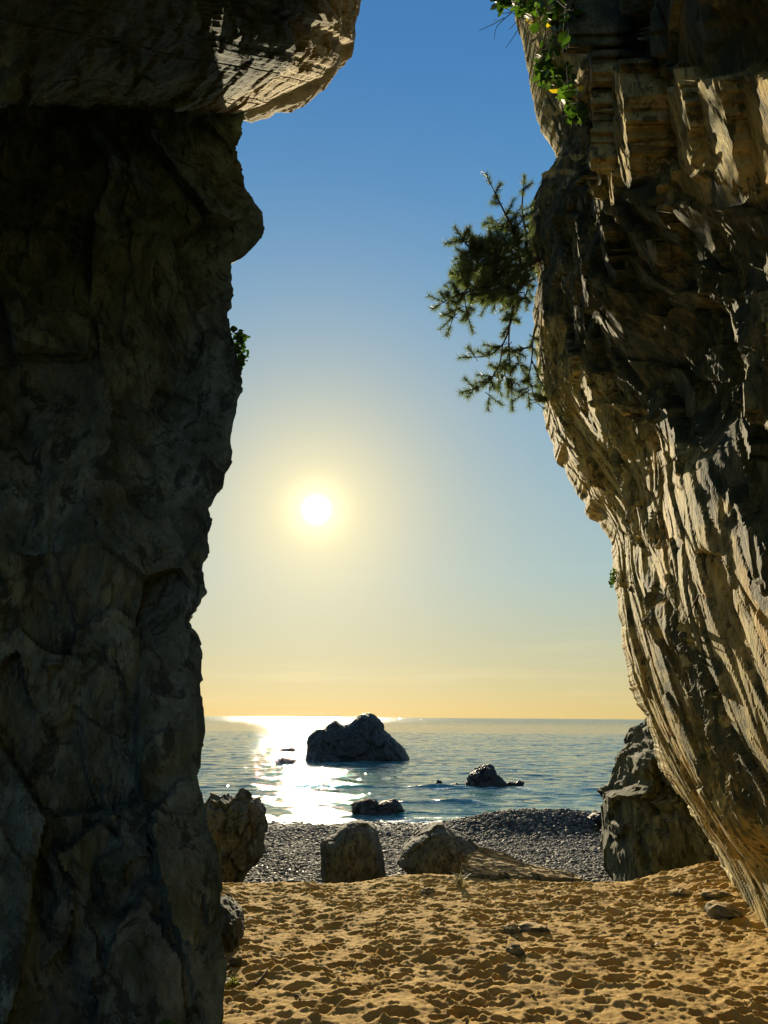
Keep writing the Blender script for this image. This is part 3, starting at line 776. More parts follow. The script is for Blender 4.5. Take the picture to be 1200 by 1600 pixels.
# ------------------------------------------------------------------ sea
def sea():
    ys = np.concatenate([np.linspace(24, 46, 330)[:-1], 46 * (200 / 46.) ** np.linspace(0, 1, 260)[:-1], np.geomspace(200, 3000, 60)[:-1], np.geomspace(3000, 60000, 20)])
    us = np.concatenate([-np.geomspace(2.6, .42, 14)[:-1], np.linspace(-.42, .52, 330), np.geomspace(.52, 2.8, 14)[1:]])
    Uq, Y = np.meshgrid(us, ys); X = Uq * Y
    amp = sstep(26, 34, Y) * (1 - sstep(160, 260, Y))
    wv = 0
    rs = np.random.RandomState(8)
    for k in range(9):
        lam = .9 * 1.38 ** k * 1.0; d = rs.normal(-math.pi / 2 + .15, .45)
        ph = (X * math.cos(d) + Y * math.sin(d)) * 2 * math.pi / lam + rs.uniform(0, 6) + 1.3 * vnoise(X / lam * .25, Y / lam * .25, seed=k)
        s = np.sin(ph); s = (1 - np.abs(s)) * 1.2 - .6 if k > 3 else s
        wv = wv + s * lam * .006 * np.clip((70 * lam) / np.maximum(Y, 1), 0, 1) * sstep(-.6, .5, vnoise(X * .05, Y * .08, seed=50 + k) + .2)
    # two low breakers near the shore
    for yb, hb, wd in ((36.0, .10, .5), (43.5, .11, .6), (31.6, .06, .3)):
        yl = yb + 1.4 * vnoise(X * .13, X * 0, seed=int(yb)) + .3 * vnoise(X * .7, X * 0, seed=int(yb) + 1)
        q = Y - yl
        wv = wv + hb * np.exp(-np.where(q < 0, (q / (wd * .45)) ** 2, (q / (wd * 1.8)) ** 2)) * sstep(-.35, .3, vnoise(X * .22, X * 0, seed=int(yb) + 2))
    Z = SEA_Z + amp * wv + .012 * fbm(X * 1.5, Y * 2.5, seed=88, oct=2) * (1 - amp) * (Y < 60)
    # foam: lace along the shore, and where waves break round the rocks
    n = fbm(X * 1.1, Y * 1.8, seed=91, oct=4); nf = fbm(X * 4, Y * 6, seed=92, oct=3)
    shore = shingle_z(X, Y) - SEA_Z
    fo = np.exp(-((shore + .03) / .07) ** 2) * 1.3 * sstep(-.5, .1, n + .2)
    fo = fo + np.exp(-((Y - (31.0 + 1.0 * vnoise(X * .3, X * 0, seed=4))) / .3) ** 2) * sstep(0, .3, n) * .8
    fo = fo + np.exp(-((Y - (36.1 + 1.4 * vnoise(X * .13, X * 0, seed=36) + .3 * vnoise(X * .7, X * 0, seed=37))) / .3) ** 2) * sstep(.05, .5, n) * .8
    for cx, cy, r in ((8.2, 43.5, 3.0), (14.5, 41.5, 2.6), (6.0, 44.6, 2.6), (-5.5, 38.0, 2.8), (3.0, 43.0, 2.5), (10.5, 36.5, 1.6)):
        fo = fo + np.exp(-(((X - cx) / r) ** 2 + ((Y - cy) / (r * .55)) ** 2)) * sstep(.0, .5, n) * .85
    fo = np.clip(fo * sstep(-.5, .25, nf), 0, 1)
    return X, Y, Z, fo, np.clip(shore + .9, 0, 1.2), sstep(60, 900, Y)
X, Y, Z, FO, SH, FAR = sea()
t = NT('sea_water')
c0 = t.coord((1, 1, 1))
at = t.n('ShaderNodeAttribute', attribute_name='foam'); as_ = t.n('ShaderNodeAttribute', attribute_name='shallow')
mp = t.n('ShaderNodeMapping'); mp.inputs['Scale'].default_value = (.55, 1.2, 1); t.l(c0, mp.inputs[0])
w1 = t.noise(mp.outputs[0], 4.2, 2, .5, .3); w2 = t.noise(mp.outputs[0], 1.25, 2, .5, .2); w3 = t.noise(mp.outputs[0], .07, 6, .65)
cur = t.noise(c0, .016, 4, .6)
col = t.ramp(cur, [(.35, (.035, .125, .115)), (.65, (.055, .165, .145))])
col = t.mix(t.ramp(as_.outputs['Fac'], [(.0, 0.), (.9, .85)]), col, (.06, .19, .17))
fm = t.math('MULTIPLY', at.outputs['Fac'], t.ramp(t.noise(c0, 9, 5, .7), [(.40, .2), (.56, 1.)]))
col = t.mix(fm, col, (.75, .78, .76))
af = t.n('ShaderNodeAttribute', attribute_name='far')
wf = t.noise(mp.outputs[0], .30, 2, .5)
bf = t.n('ShaderNodeBump'); t.l(af.outputs['Fac'], bf.inputs['Strength']); bf.inputs['Distance'].default_value = 1.5; t.l(wf, bf.inputs['Height'])
nb = t.bump(w3, 1.0, .9, bf.outputs[0]); wr = t.noise(mp.outputs[0], .26, 2, .55, .2); wr2 = t.noise(mp.outputs[0], .62, 2, .5, .2)
nb = t.bump(wr, 1.0, .50, nb); nb = t.bump(wr2, 1.0, .26, nb); nb = t.bump(w2, 1.0, .15, nb); nb = t.bump(w1, 1.0, .05, nb)
M_SEA = t.fin(col, t.math('ADD', t.math('MULTIPLY_ADD', fm, .6, .015), t.math('MULTIPLY', af.outputs['Fac'], .12)), nb, .5, IOR=1.33)
me = mesh_np('sea', np.stack([X, Y, Z], -1).reshape(-1, 3), grid_faces(*X.shape), True, {'foam': FO, 'shallow': SH, 'far': FAR})
tag(link('sea', me, None, M_SEA), kind='structure')

# ------------------------------------------------------------------ free-standing rocks
def ico_np(sub):
    import bmesh
    bm = bmesh.new(); bmesh.ops.create_icosphere(bm, subdivisions=sub, radius=1)
    V = np.array([v.co[:] for v in bm.verts]); Fc = np.array([[v.index for v in f.verts] for f in bm.faces]); bm.free()
    return V, Fc
ICO = {k: ico_np(k) for k in (2, 3, 4, 5, 6)}
def poly_radius(poly, c, ang):
    P = np.array(poly, float) - c
    out = np.zeros(len(ang))
    dx, dy = np.cos(ang), np.sin(ang)
    for i in range(len(P)):
        a, b = P[i], P[(i + 1) % len(P)]
        e = b - a
        den = dx * e[1] - dy * e[0]
        with np.errstate(divide='ignore', invalid='ignore'):
            tt = (a[0] * e[1] - a[1] * e[0]) / den
            ss = (a[0] * dy - a[1] * dx) / den
        ok = (ss >= -1e-6) & (ss <= 1 + 1e-6) & (tt > 0)
        out = np.where(ok, np.maximum(out, tt), out)
    return out
def traced_rock(name, pts, Y, depth, sub, mat, rough=.05, facet=.08, seed=0, fsize=.45, sink=.15, shear=0.0, flat=True, strata=0.0, **tags):
    """a rock whose outline was traced, standing at distance Y with its own depth"""
    P = np.array([at_y(a, b, Y) for a, b in pts])
    poly = [(p[0], p[2]) for p in P]
    zlo = min(q[1] for q in poly); poly = [(x, z - sink if z < zlo + .04 * (max(q[1] for q in poly) - zlo) + .02 else z) for x, z in poly]
    A = np.array(poly); c = (A.min(0) + A.max(0)) / 2
    V, Fc = ICO[sub]
    V = V / np.linalg.norm(V, axis=1)[:, None]
    th = np.arctan2(V[:, 2], V[:, 0]); r = poly_radius(poly, c, th)
    s = np.sqrt(V[:, 0] ** 2 + V[:, 2] ** 2)
    S = float(np.mean(r))
    rad = r * s ** .55
    yd = np.sign(V[:, 1]) * np.abs(V[:, 1]) ** .8 * depth / 2
    W_ = np.stack([np.cos(th) * rad, yd, np.sin(th) * rad], 1)
    q = W_ / (S * fsize)
    cc, rr, e = cells3(q[:, 0] * 1.0 + seed * 7.1, q[:, 1], q[:, 2] * .7, seed + 3)
    N = V / np.linalg.norm(V, axis=1)[:, None]
    facet = facet * 1.7
    d = facet * S * rr[0] * .55 + facet * S * 1.3 * (rr[1] * (q[:, 0] + seed * 7.1 - cc[0]) + rr[2] * (q[:, 2] * .7 - cc[2]) + rr[3] * (q[:, 1] - cc[1]))
    d += rough * .7 * S * fbm(q[:, 0] * 1.6, q[:, 1] * 1.6, q[:, 2] * 1.1, seed=seed, oct=5, gain=.58)
    c2, r2, e2 = cells3(q[:, 0] * 3 + seed, q[:, 1] * 3, q[:, 2] * 1.6, seed + 8)
    d += facet * S * .22 * r2[0] + facet * S * .35 * (r2[1] * (q[:, 0] * 3 + seed - c2[0]) + r2[2] * (q[:, 2] * 1.6 - c2[2]))
    d -= rough * .8 * S * np.exp(-(e / .06) ** 2)
    if strata:
        w = (W_[:, 0] * .80 + W_[:, 2] * .52 + W_[:, 1] * .3) / S
        w = w + .06 * fbm(q[:, 0], q[:, 1], q[:, 2], seed=seed + 5, oct=3)
        for f_, a_ in ((7.0, 1.0), (17.0, .45)):
            k_ = np.floor(w * f_ + .35 * vnoise(q[:, 2] * 1.5, q[:, 1], q[:, 0], seed=seed + 6))
            d += strata * S * a_ * (_h(k_, k_ * 0, np.floor(q[:, 2] * .35 + .4 * k_), seed + 4) - .5)
    W_ = W_ + N * d[:, None] * (1 - .35 * s[:, None] ** 6)
    W_[:, 0] += shear * W_[:, 1]
    zmin = float(np.min(W_[:, 2]))
    loc = Vector((c[0], Y, c[1] + zmin)); W_[:, 2] -= zmin
    me = mesh_np(name, W_, Fc, not flat)
    o = link(name, me, None, mat); o.location = loc
    tag(o, **tags)
    return o
LB = M_BOULDER
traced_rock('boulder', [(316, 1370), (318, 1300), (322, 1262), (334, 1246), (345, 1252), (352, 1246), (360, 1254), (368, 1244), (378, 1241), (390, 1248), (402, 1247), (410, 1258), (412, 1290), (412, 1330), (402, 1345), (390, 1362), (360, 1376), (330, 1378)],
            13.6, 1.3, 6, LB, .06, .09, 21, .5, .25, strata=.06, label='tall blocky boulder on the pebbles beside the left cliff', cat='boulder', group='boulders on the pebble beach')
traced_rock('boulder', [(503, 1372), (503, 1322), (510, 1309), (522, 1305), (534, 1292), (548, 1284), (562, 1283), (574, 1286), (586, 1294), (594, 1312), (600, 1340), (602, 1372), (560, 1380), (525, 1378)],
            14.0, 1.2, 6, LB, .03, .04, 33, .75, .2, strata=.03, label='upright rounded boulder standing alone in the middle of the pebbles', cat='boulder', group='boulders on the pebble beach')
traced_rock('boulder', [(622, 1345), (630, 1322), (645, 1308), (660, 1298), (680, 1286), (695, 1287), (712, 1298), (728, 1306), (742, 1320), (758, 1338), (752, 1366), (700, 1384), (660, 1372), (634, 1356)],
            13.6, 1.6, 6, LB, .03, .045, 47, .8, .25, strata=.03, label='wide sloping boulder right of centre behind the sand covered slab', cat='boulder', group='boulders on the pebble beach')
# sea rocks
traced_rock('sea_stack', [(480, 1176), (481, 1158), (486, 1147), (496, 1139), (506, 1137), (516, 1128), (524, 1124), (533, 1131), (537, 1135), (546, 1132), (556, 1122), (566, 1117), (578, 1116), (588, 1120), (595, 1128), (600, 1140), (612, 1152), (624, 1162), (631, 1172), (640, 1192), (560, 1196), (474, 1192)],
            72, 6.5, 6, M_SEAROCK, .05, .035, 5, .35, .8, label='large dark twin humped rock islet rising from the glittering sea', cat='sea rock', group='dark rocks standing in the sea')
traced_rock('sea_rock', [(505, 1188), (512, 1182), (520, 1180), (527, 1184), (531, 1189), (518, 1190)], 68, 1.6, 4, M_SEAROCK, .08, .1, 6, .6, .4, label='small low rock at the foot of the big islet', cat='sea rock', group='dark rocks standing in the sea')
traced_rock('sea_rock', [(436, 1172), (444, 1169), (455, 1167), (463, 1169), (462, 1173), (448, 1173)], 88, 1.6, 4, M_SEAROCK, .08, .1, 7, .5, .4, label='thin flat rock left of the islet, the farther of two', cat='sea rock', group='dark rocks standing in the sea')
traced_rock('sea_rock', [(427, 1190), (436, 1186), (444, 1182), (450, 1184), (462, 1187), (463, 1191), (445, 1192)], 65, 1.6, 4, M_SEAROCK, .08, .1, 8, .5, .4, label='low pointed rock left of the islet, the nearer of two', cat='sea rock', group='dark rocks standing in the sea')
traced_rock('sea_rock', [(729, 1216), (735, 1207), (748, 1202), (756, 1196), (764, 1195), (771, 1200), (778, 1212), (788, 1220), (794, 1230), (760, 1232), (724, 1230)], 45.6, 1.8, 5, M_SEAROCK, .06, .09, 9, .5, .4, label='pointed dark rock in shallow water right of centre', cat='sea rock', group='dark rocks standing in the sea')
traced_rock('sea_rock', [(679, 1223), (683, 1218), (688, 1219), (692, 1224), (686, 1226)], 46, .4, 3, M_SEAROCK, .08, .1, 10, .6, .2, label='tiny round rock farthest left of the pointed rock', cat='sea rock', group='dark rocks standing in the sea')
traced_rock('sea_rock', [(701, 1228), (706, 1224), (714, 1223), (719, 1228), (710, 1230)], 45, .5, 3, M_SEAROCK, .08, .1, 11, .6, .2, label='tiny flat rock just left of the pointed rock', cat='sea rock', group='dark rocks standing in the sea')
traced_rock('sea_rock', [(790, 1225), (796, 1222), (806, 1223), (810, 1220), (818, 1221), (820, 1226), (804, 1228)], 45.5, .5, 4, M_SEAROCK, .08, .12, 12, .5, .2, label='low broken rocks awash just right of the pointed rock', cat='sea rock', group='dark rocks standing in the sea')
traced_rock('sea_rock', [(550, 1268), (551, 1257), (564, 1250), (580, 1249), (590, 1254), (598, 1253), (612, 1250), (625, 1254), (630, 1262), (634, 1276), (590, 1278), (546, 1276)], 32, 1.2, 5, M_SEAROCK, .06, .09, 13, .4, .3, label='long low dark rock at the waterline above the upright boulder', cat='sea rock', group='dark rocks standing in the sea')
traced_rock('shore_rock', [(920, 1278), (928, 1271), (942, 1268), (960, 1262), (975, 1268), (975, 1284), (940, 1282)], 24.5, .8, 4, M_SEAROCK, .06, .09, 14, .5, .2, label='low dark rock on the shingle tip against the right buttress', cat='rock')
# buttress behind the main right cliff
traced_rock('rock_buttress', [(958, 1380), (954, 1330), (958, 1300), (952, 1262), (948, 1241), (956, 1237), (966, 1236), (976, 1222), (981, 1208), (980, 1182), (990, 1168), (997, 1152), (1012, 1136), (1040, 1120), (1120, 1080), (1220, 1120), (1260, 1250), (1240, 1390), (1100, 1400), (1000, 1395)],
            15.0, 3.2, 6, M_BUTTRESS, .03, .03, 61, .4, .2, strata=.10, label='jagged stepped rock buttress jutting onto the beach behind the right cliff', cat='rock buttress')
# block leaning at the foot of the left cliff
traced_rock('boulder', [(326, 1520), (328, 1420), (340, 1402), (352, 1404), (364, 1418), (374, 1428), (377, 1450), (378, 1480), (370, 1500), (350, 1512)],
            6.3, .7, 5, LB, .05, .08, 71, .6, .05, label='pale angular block leaning against the foot of the left cliff', cat='boulder')
def pebble_stone(name, px, py, r, flatten, mat, seed, label, cat='stone', group=None):
    P = at_z(px, py, 0.02); z = sand_h(P[0], P[1])
    V, Fc = ICO[3]
    W_ = V * np.array([r, r * .75, r * flatten])
    cc, rr, e = cells3(V[:, 0] * 1.3 + seed, V[:, 1] * 1.3, V[:, 2] * 1.3, seed)
    W_ = W_ * (1 + .22 * rr[0] + .15 * fbm(V[:, 0] * 2 + seed, V[:, 1] * 2, V[:, 2] * 2, seed=seed))[:, None]
    W_[:, 2] -= W_[:, 2].min()
    o = link(name, mesh_np(name, W_, Fc), None, mat); o.location = (P[0], P[1], z - r * flatten * .75); o.rotation_euler = (0, 0, seed * 1.3)
    tag(o, label, cat, group); return o
G_ = 'loose stones lying on the sand'
pebble_stone('stone', 356, 1403, .045, .7, LB, 2, 'small grey round stone on the sand behind the leaning block', group=G_)
pebble_stone('stone', 367, 1504, .045, .8, M_SEAROCK, 3, 'small black stone on the sand in front of the leaning block', group=G_)
pebble_stone('stone', 352, 1507, .05, .4, LB, 4, 'flat pale stone wedged between the left cliff and the black stone', group=G_)
pebble_stone('stone', 668, 1392, .075, .6, LB, 5, 'grey pointed stone near the sand crest below the wide boulder', group=G_)
pebble_stone('stone', 598, 1470, .08, .4, LB, 6, 'wedge of pale stone half buried mid sand', group=G_)
pebble_stone('stone', 832, 1450, .14, .35, LB, 7, 'largest grey stone half buried right of the middle of the sand', group=G_)
pebble_stone('stone', 800, 1454, .08, .4, LB, 8, 'second grey stone half buried at the left of the largest one', group=G_)
pebble_stone('stone', 806, 1488, .07, .5, M_SEAROCK, 9, 'small dark stone with pale tip below the largest stone', group=G_)
pebble_stone('stone', 1063, 1402, .10, .4, LB, 10, 'long grey stone on the sand slope near the right cliff', group=G_)
pebble_stone('stone', 1130, 1436, .16, .5, M_BUTTRESS, 11, 'brown block on the sand touching the foot of the right cliff', group=G_)
pebble_stone('stone', 1118, 1412, .12, .35, M_SEAROCK, 12, 'dark flat stone above the brown block by the right cliff', group=G_)

# slab at the sand crest, sand drifted over its back
t = NT('rock_slab_sandy')
v = t.coord((1, 1, 1))
ge = t.n('ShaderNodeNewGeometry'); sz = t.n('ShaderNodeSeparateXYZ'); t.l(ge.outputs['True Normal'], sz.inputs[0])
nn = t.noise(v, 6, 6, .65)
rk = t.ramp(nn, [(.3, (.07, .075, .055)), (.55, (.16, .16, .115)), (.75, (.24, .23, .16))])
up = t.ramp(t.math('ADD', sz.outputs['Z'], t.math('MULTIPLY', t.math('SUBTRACT', nn, .5), 1.1)), [(.70, 0.), (.92, 1.)])
col = t.mix(up, rk, (.50, .34, .14))
M_SLAB = t.fin(col, .9, t.bump(t.noise(v, 22, 8, .7), 1.0, .02), .2)
for o_ in C.objects:
    if o_.name.startswith('stone'): o_.data.materials.clear(); o_.data.materials.append(M_SLAB)
def slab():
    nu, nv = 150, 60
    u = np.linspace(0, 1, nu)[None, :] + np.zeros((nv, 1)); v = np.linspace(0, 1, nv)[:, None] + np.zeros((1, nu))
    xl = .80 + .30 * v + .05 * np.round(2.5 * vnoise(v * 7, v * 0, seed=2))
    xr = 2.08 - .75 * v ** 1.5 + .06 * np.round(2 * vnoise(v * 5, v * 0, seed=3))
    x = xl + (xr - xl) * u
    y = 8.55 + .80 * v + .10 * u + .04 * np.round(2 * vnoise(u * 9, v * 0, seed=4)) * (v < .05)
    z = (.055 + .135 * v) * (1 - u) ** .55 + .05 * v * (1 - v) + .012 * np.round(2.2 * vnoise(x * 3 + y * 2.2, y * 3.5 - x, seed=5)) + .008 * fbm(x * 9, y * 14, seed=6, oct=4)
    z = z + .03 * np.exp(-((u - .62) / .14) ** 2 - ((v - .75) / .16) ** 2) - .07 * np.exp(-((u - .62) / .12) ** 2 - ((v - .5) / .10) ** 2)
    ring = [(0, j) for j in range(nu)] + [(i, nu - 1) for i in range(1, nv)] + [(nv - 1, j) for j in range(nu - 2, -1, -1)] + [(i, 0) for i in range(nv - 2, 0, -1)]
    V = np.stack([x, y, z], -1).reshape(-1, 3)
    Fc = list(map(tuple, grid_faces(nv, nu)))
    prev = np.array([i * nu + j for i, j in ring]); base = V[prev].copy(); cen = base.mean(0)
    for k, (dz, dr) in enumerate(((.03, .012), (.09, .0), (.16, .03), (.40, .05))):
        q = base.copy(); dirn = q[:, :2] - cen[:2]; dirn /= np.linalg.norm(dirn, axis=1)[:, None]
        n_ = vnoise(q[:, 0] * 9, q[:, 1] * 9 + k, seed=40 + k)
        q[:, :2] += dirn * (dr + .03 * n_)[:, None]; q[:, 2] -= dz
        b0 = len(V); V = np.concatenate([V, q]); cur_ = np.arange(b0, b0 + len(ring)); n = len(ring)
        Fc += [(int(prev[m]), int(prev[(m + 1) % n]), int(cur_[(m + 1) % n]), int(cur_[m])) for m in range(n)][::1]
        Fc[-n:] = [f[::-1] for f in Fc[-n:]]
        prev = cur_
    V = V - np.array([1.3, 8.9, -.1])
    o = link('fallen_slab', mesh_np('fallen_slab', V, np.array(Fc)), None, M_SLAB); o.location = (1.3, 8.9, -.1)
    tag(o, 'low slanting slab at the sand crest with sand drifted over its back', 'rock slab')
slab()
# tiny stones and bits scattered over the sand
rg = np.random.RandomState(44); GV, GF = [], []
V0, F0 = ICO[2]
import bmesh as _b
bm_ = _b.new(); _b.ops.create_icosphere(bm_, subdivisions=1, radius=1); v1 = np.array([q.co[:] for q in bm_.verts]); f1 = np.array([[q.index for q in f.verts] for f in bm_.faces]); bm_.free()
nb0 = 0
for k in range(620):
    if k < 330: gx, gy = rg.uniform(-1.5, 3.6), rg.uniform(4.4, 8.8)
    elif k < 520: gx, gy = 2.9 + rg.normal(0, .35) + .0, rg.uniform(4.6, 8.4)
    else: gx, gy = -1.05 - .16 * (rg.uniform(0, 1)) + rg.normal(0, .15), rg.uniform(4.5, 7.0)
    r = .006 * math.exp(rg.normal(.2, .45)); A = rg.normal(0, 1, (3, 3)) * .25 + np.eye(3) * np.array([1, .75, .5])
    GV.append(v1 @ A * r + np.array([gx, gy, sand_h(gx, gy) + r * .2])); GF.append(f1 + nb0); nb0 += len(v1)
t = NT('gravel_bits'); ge = t.n('ShaderNodeNewGeometry')
M_GRAV = t.fin(t.ramp(ge.outputs['Random Per Island'], [(0, (.03, .028, .022)), (.45, (.10, .09, .07)), (.8, (.25, .22, .16)), (1, (.55, .52, .45))]), .8)
tag(link('gravel', mesh_np('gravel', np.concatenate(GV), np.concatenate(GF)), None, M_GRAV), kind='stuff', label='tiny stones and bits scattered over the sand')

# ------------------------------------------------------------------ plants
from mathutils.bvhtree import BVHTree
def bvh_of(o):
    me = o.data
    n = len(me.vertices); co = np.empty(n * 3, np.float32); me.vertices.foreach_get('co', co)
    f = np.empty(len(me.loops), np.int32); me.loops.foreach_get('vertex_index', f)
    return BVHTree.FromPolygons(co.reshape(-1, 3).tolist(), f.reshape(-1, 4).tolist())
BV_R = bvh_of(bpy.data.objects['cliff_right']); BV_L = bvh_of(bpy.data.objects['cliff_left'])
def on_cliff(bv, px, py, off=.05, Y=8.3):
    d = ray(px, py); d = d / np.linalg.norm(d)
    h = bv.ray_cast(Vector(EYE), Vector(d), 40)
    if h[0] is None: return Vector(at_y(px, py, Y))
    return h[0] - Vector(d) * off
def tube(points, radii, n=6):
    """tapered tube through points"""
    V, Fc = [], []
    P = [Vector(p) for p in points]
    for i, p in enumerate(P):
        d = (P[min(i + 1, len(P) - 1)] - P[max(i - 1, 0)]).normalized()
        a = d.orthogonal().normalized(); b = d.cross(a)
        for k in range(n):
            an = 2 * math.pi * k / n
            V.append(p + (a * math.cos(an) + b * math.sin(an)) * radii[i])
    for i in range(len(P) - 1):
        for k in range(n):
            q = i * n + k; r = i * n + (k + 1) % n
            Fc.append((q, r, r + n, q + n))
    return V, Fc
def smooth_line(pts, m=5):
    out = []
    P = [Vector(p) for p in pts]
    for i in range(len(P) - 1):
        p0, p1, p2, p3 = P[max(i - 1, 0)], P[i], P[i + 1], P[min(i + 2, len(P) - 1)]
        for k in range(m):
            t_ = k / m
            out.append(.5 * ((2 * p1) + (p2 - p0) * t_ + (2 * p0 - 5 * p1 + 4 * p2 - p3) * t_ ** 2 + (3 * p1 - p0 - 3 * p2 + p3) * t_ ** 3))
    out.append(P[-1]); return out
def mesh_py(name, V, Fc, smooth=True):
    me = bpy.data.meshes.new(name); me.from_pydata([tuple(v) for v in V], [], Fc)
    for p in me.polygons: p.use_smooth = smooth
    return me
def leaf_mat(name, c1, c2, trans=.5):
    t = NT(name)
    oi = t.n('ShaderNodeObjectInfo')
    v = t.coord((1, 1, 1))
    f = t.math('MULTIPLY_ADD', t.noise(v, 9, 3), .6, t.math('MULTIPLY', oi.outputs['Random'], .5))
    col = t.ramp(f, [(.25, c1), (.75, c2)])
    tr = t.n('ShaderNodeBsdfTranslucent'); t.l(t.mix(1.0, col, (1.0, 1.05, .5), 'MULTIPLY'), tr.inputs[0])
    t.fin(col, .5, None, .3)
    mx = t.n('ShaderNodeMixShader'); mx.inputs[0].default_value = trans
    t.l(t.b.outputs[0], mx.inputs[1]); t.l(tr.outputs[0], mx.inputs[2]); t.l(mx.outputs[0], t.out.inputs[0])
    return t.m
M_NEEDLE = leaf_mat('pine_needle', (.09, .13, .075), (.20, .24, .13), .5)
M_LEAF = leaf_mat('leaf_green', (.025, .06, .012), (.08, .16, .02), .45)
M_YEL = leaf_mat('leaf_yellow', (.5, .35, .02), (.65, .5, .04), .5)
M_DRY = leaf_mat('leaf_dry', (.22, .20, .14), (.40, .37, .28), .15)
t = NT('bark'); v = t.coord((1, 1, .4)); nn = t.noise(v, 30, 6, .7)
M_BARK = t.fin(t.ramp(nn, [(.35, (.035, .025, .02)), (.65, (.11, .08, .06))]), .9, t.bump(nn, 1.0, .01), .2)

# pine growing out of the right cliff
rs = np.random.RandomState(17)
PR = on_cliff(BV_R, 846, 405, -.1)
pine = empty('pine_tree', PR, label='wind bent pine hanging from the right cliff edge against the sky', cat='tree')
def P3(px, py, dy=0.0): return Vector(at_y(px, py, 8.25 + dy))
def child(name, V, Fc, par, mat, smooth=True, **k):
    loc = par.location
    o = link(name, mesh_py(name, [Vector(v) - loc for v in V], Fc, smooth), par, mat)
    return tag(o, **k)
tp = smooth_line([PR + Vector((.25, .05, -.1)), PR, P3(828, 412), P3(806, 425, -.05)], 4)
V, Fc = tube(tp, np.linspace(.055, .035, len(tp)), 8); child('trunk', V, Fc, pine, M_BARK)
SH_ = []                      # shoots: position, direction
def branch(pts, r0, r1=.006, shoots=0, dy0=0, dy1=0, side=True, tip=True):
    n = len(pts)
    L = smooth_line([P3(a, b, dy0 + (dy1 - dy0) * i / (n - 1)) for i, (a, b) in enumerate(pts)], 5)
    V, Fc = tube(L, np.linspace(r0, r1, len(L)), 6); child('branch', V, Fc, pine, M_BARK)
    for i in range(int(shoots * 1.3)):
        k = rs.uniform(.25, 1.0); j = min(int(k * (len(L) - 1)), len(L) - 2)
        p = L[j]; d = (L[j + 1] - L[j]).normalized()
        s = Vector(rs.normal(0, 1, 3)); s.z += .5; s = (s - d * s.dot(d)).normalized()
        dd = (d * .5 + s * .9).normalized()
        SH_.append((p, dd, rs.uniform(.12, .24)))
    if tip: SH_.append((L[-1], (L[-1] - L[-2]).normalized(), .16))
branch([(815, 420), (808, 385), (800, 355), (785, 325), (768, 290)], .022, .006, 12, 0, -.3)
branch([(822, 415), (822, 370), (816, 330), (818, 290)], .02, .006, 12, 0, .2)
branch([(806, 425), (780, 400), (755, 395), (735, 388), (722, 372)], .024, .006, 16, -.05, -.4)
branch([(800, 428), (770, 430), (740, 425), (722, 428)], .02, .005, 18, -.05, .2)
branch([(806, 430), (775, 445), (745, 452), (712, 462), (690, 474)], .022, .005, 16, 0, -.25)
branch([(716, 462), (712, 485), (704, 508)], .008, .004, 5, -.25, -.3)
branch([(725, 458), (728, 480), (733, 500)], .008, .004, 4, -.25, -.1)
branch([(780, 405), (768, 385), (752, 378)], .012, .004, 6, -.1, .1)
branch([(800, 430), (790, 455), (775, 470), (745, 470)], .014, .005, 16, 0, .3)
branch([(820, 425), (825, 450), (815, 470), (800, 478)], .014, .005, 12, 0, .1)
branch([(815, 372), (800, 372), (780, 350), (772, 345)], .012, .004, 8, 0, .2)
branch([(826, 400), (812, 395), (790, 375)], .012, .004, 10, 0, -.2)
branch([(812, 440), (802, 475), (797, 505), (787, 535), (765, 555), (738, 558)], .018, .005, 8, 0, -.2)
branch([(806, 470), (797, 500), (795, 540), (797, 575), (800, 622)], .014, .004, 9, 0, 0)
branch([(785, 540), (780, 570), (762, 598), (738, 608)], .009, .004, 8, -.1, -.2)
branch([(775, 575), (766, 600), (764, 620)], .006, .003, 3, -.1, 0)
branch([(795, 550), (788, 580), (795, 600)], .008, .004, 7, 0, .2)
branch([(846, 500), (834, 520), (831, 560), (825, 595), (826, 618)], .012, .004, 9, .05, 0)
branch([(832, 541), (818, 545), (808, 560), (815, 575)], .008, .003, 6, .05, 0)
branch([(829, 600), (836, 625), (847, 636)], .007, .003, 4, 0, .05)
branch([(830, 560), (842, 590), (850, 605)], .007, .003, 5, 0, .05)
for k in range(230):
    a, r = rs.uniform(0, 6.28), math.sqrt(rs.rand())
    p = P3(775 + 58 * r * math.cos(a), 425 + 48 * r * math.sin(a), rs.uniform(-.35, .35))
    SH_.append((p, Vector(rs.normal(0, 1, 3) + np.array([-.5, 0, .6])).normalized(), rs.uniform(.12, .2)))
NV, NF, TV, TF = [], [], [], []
for p, d, L in SH_:
    tw, tf_ = tube([p - d * .06, p + d * L], [.005, .003], 4)
    b = len(TV); TV += tw; TF += [tuple(b + i for i in f) for f in tf_]
    e1 = d.orthogonal().normalized(); e2 = d.cross(e1)
    for i in range(150):
        f = rs.uniform(.0, 1.0); a = rs.uniform(0, 6.28)
        o_ = e1 * math.cos(a) + e2 * math.sin(a)
        nd = (d * rs.uniform(.3, 1.1) + o_ * rs.uniform(.8, 1.1)).normalized()
        q = p + d * L * f; ln = rs.uniform(.06, .10); w = nd.cross(o_ + Vector(rs.normal(0, .5, 3))).normalized() * .0030
        b = len(NV); NV += [q - w, q + w, q + nd * ln]; NF.append((b, b + 1, b + 2))
child('needles', NV, NF, pine, M_NEEDLE, False, kind='stuff')
child('twigs', TV, TF, pine, M_BARK, True, kind='stuff')
V0, F0 = ICO[2]
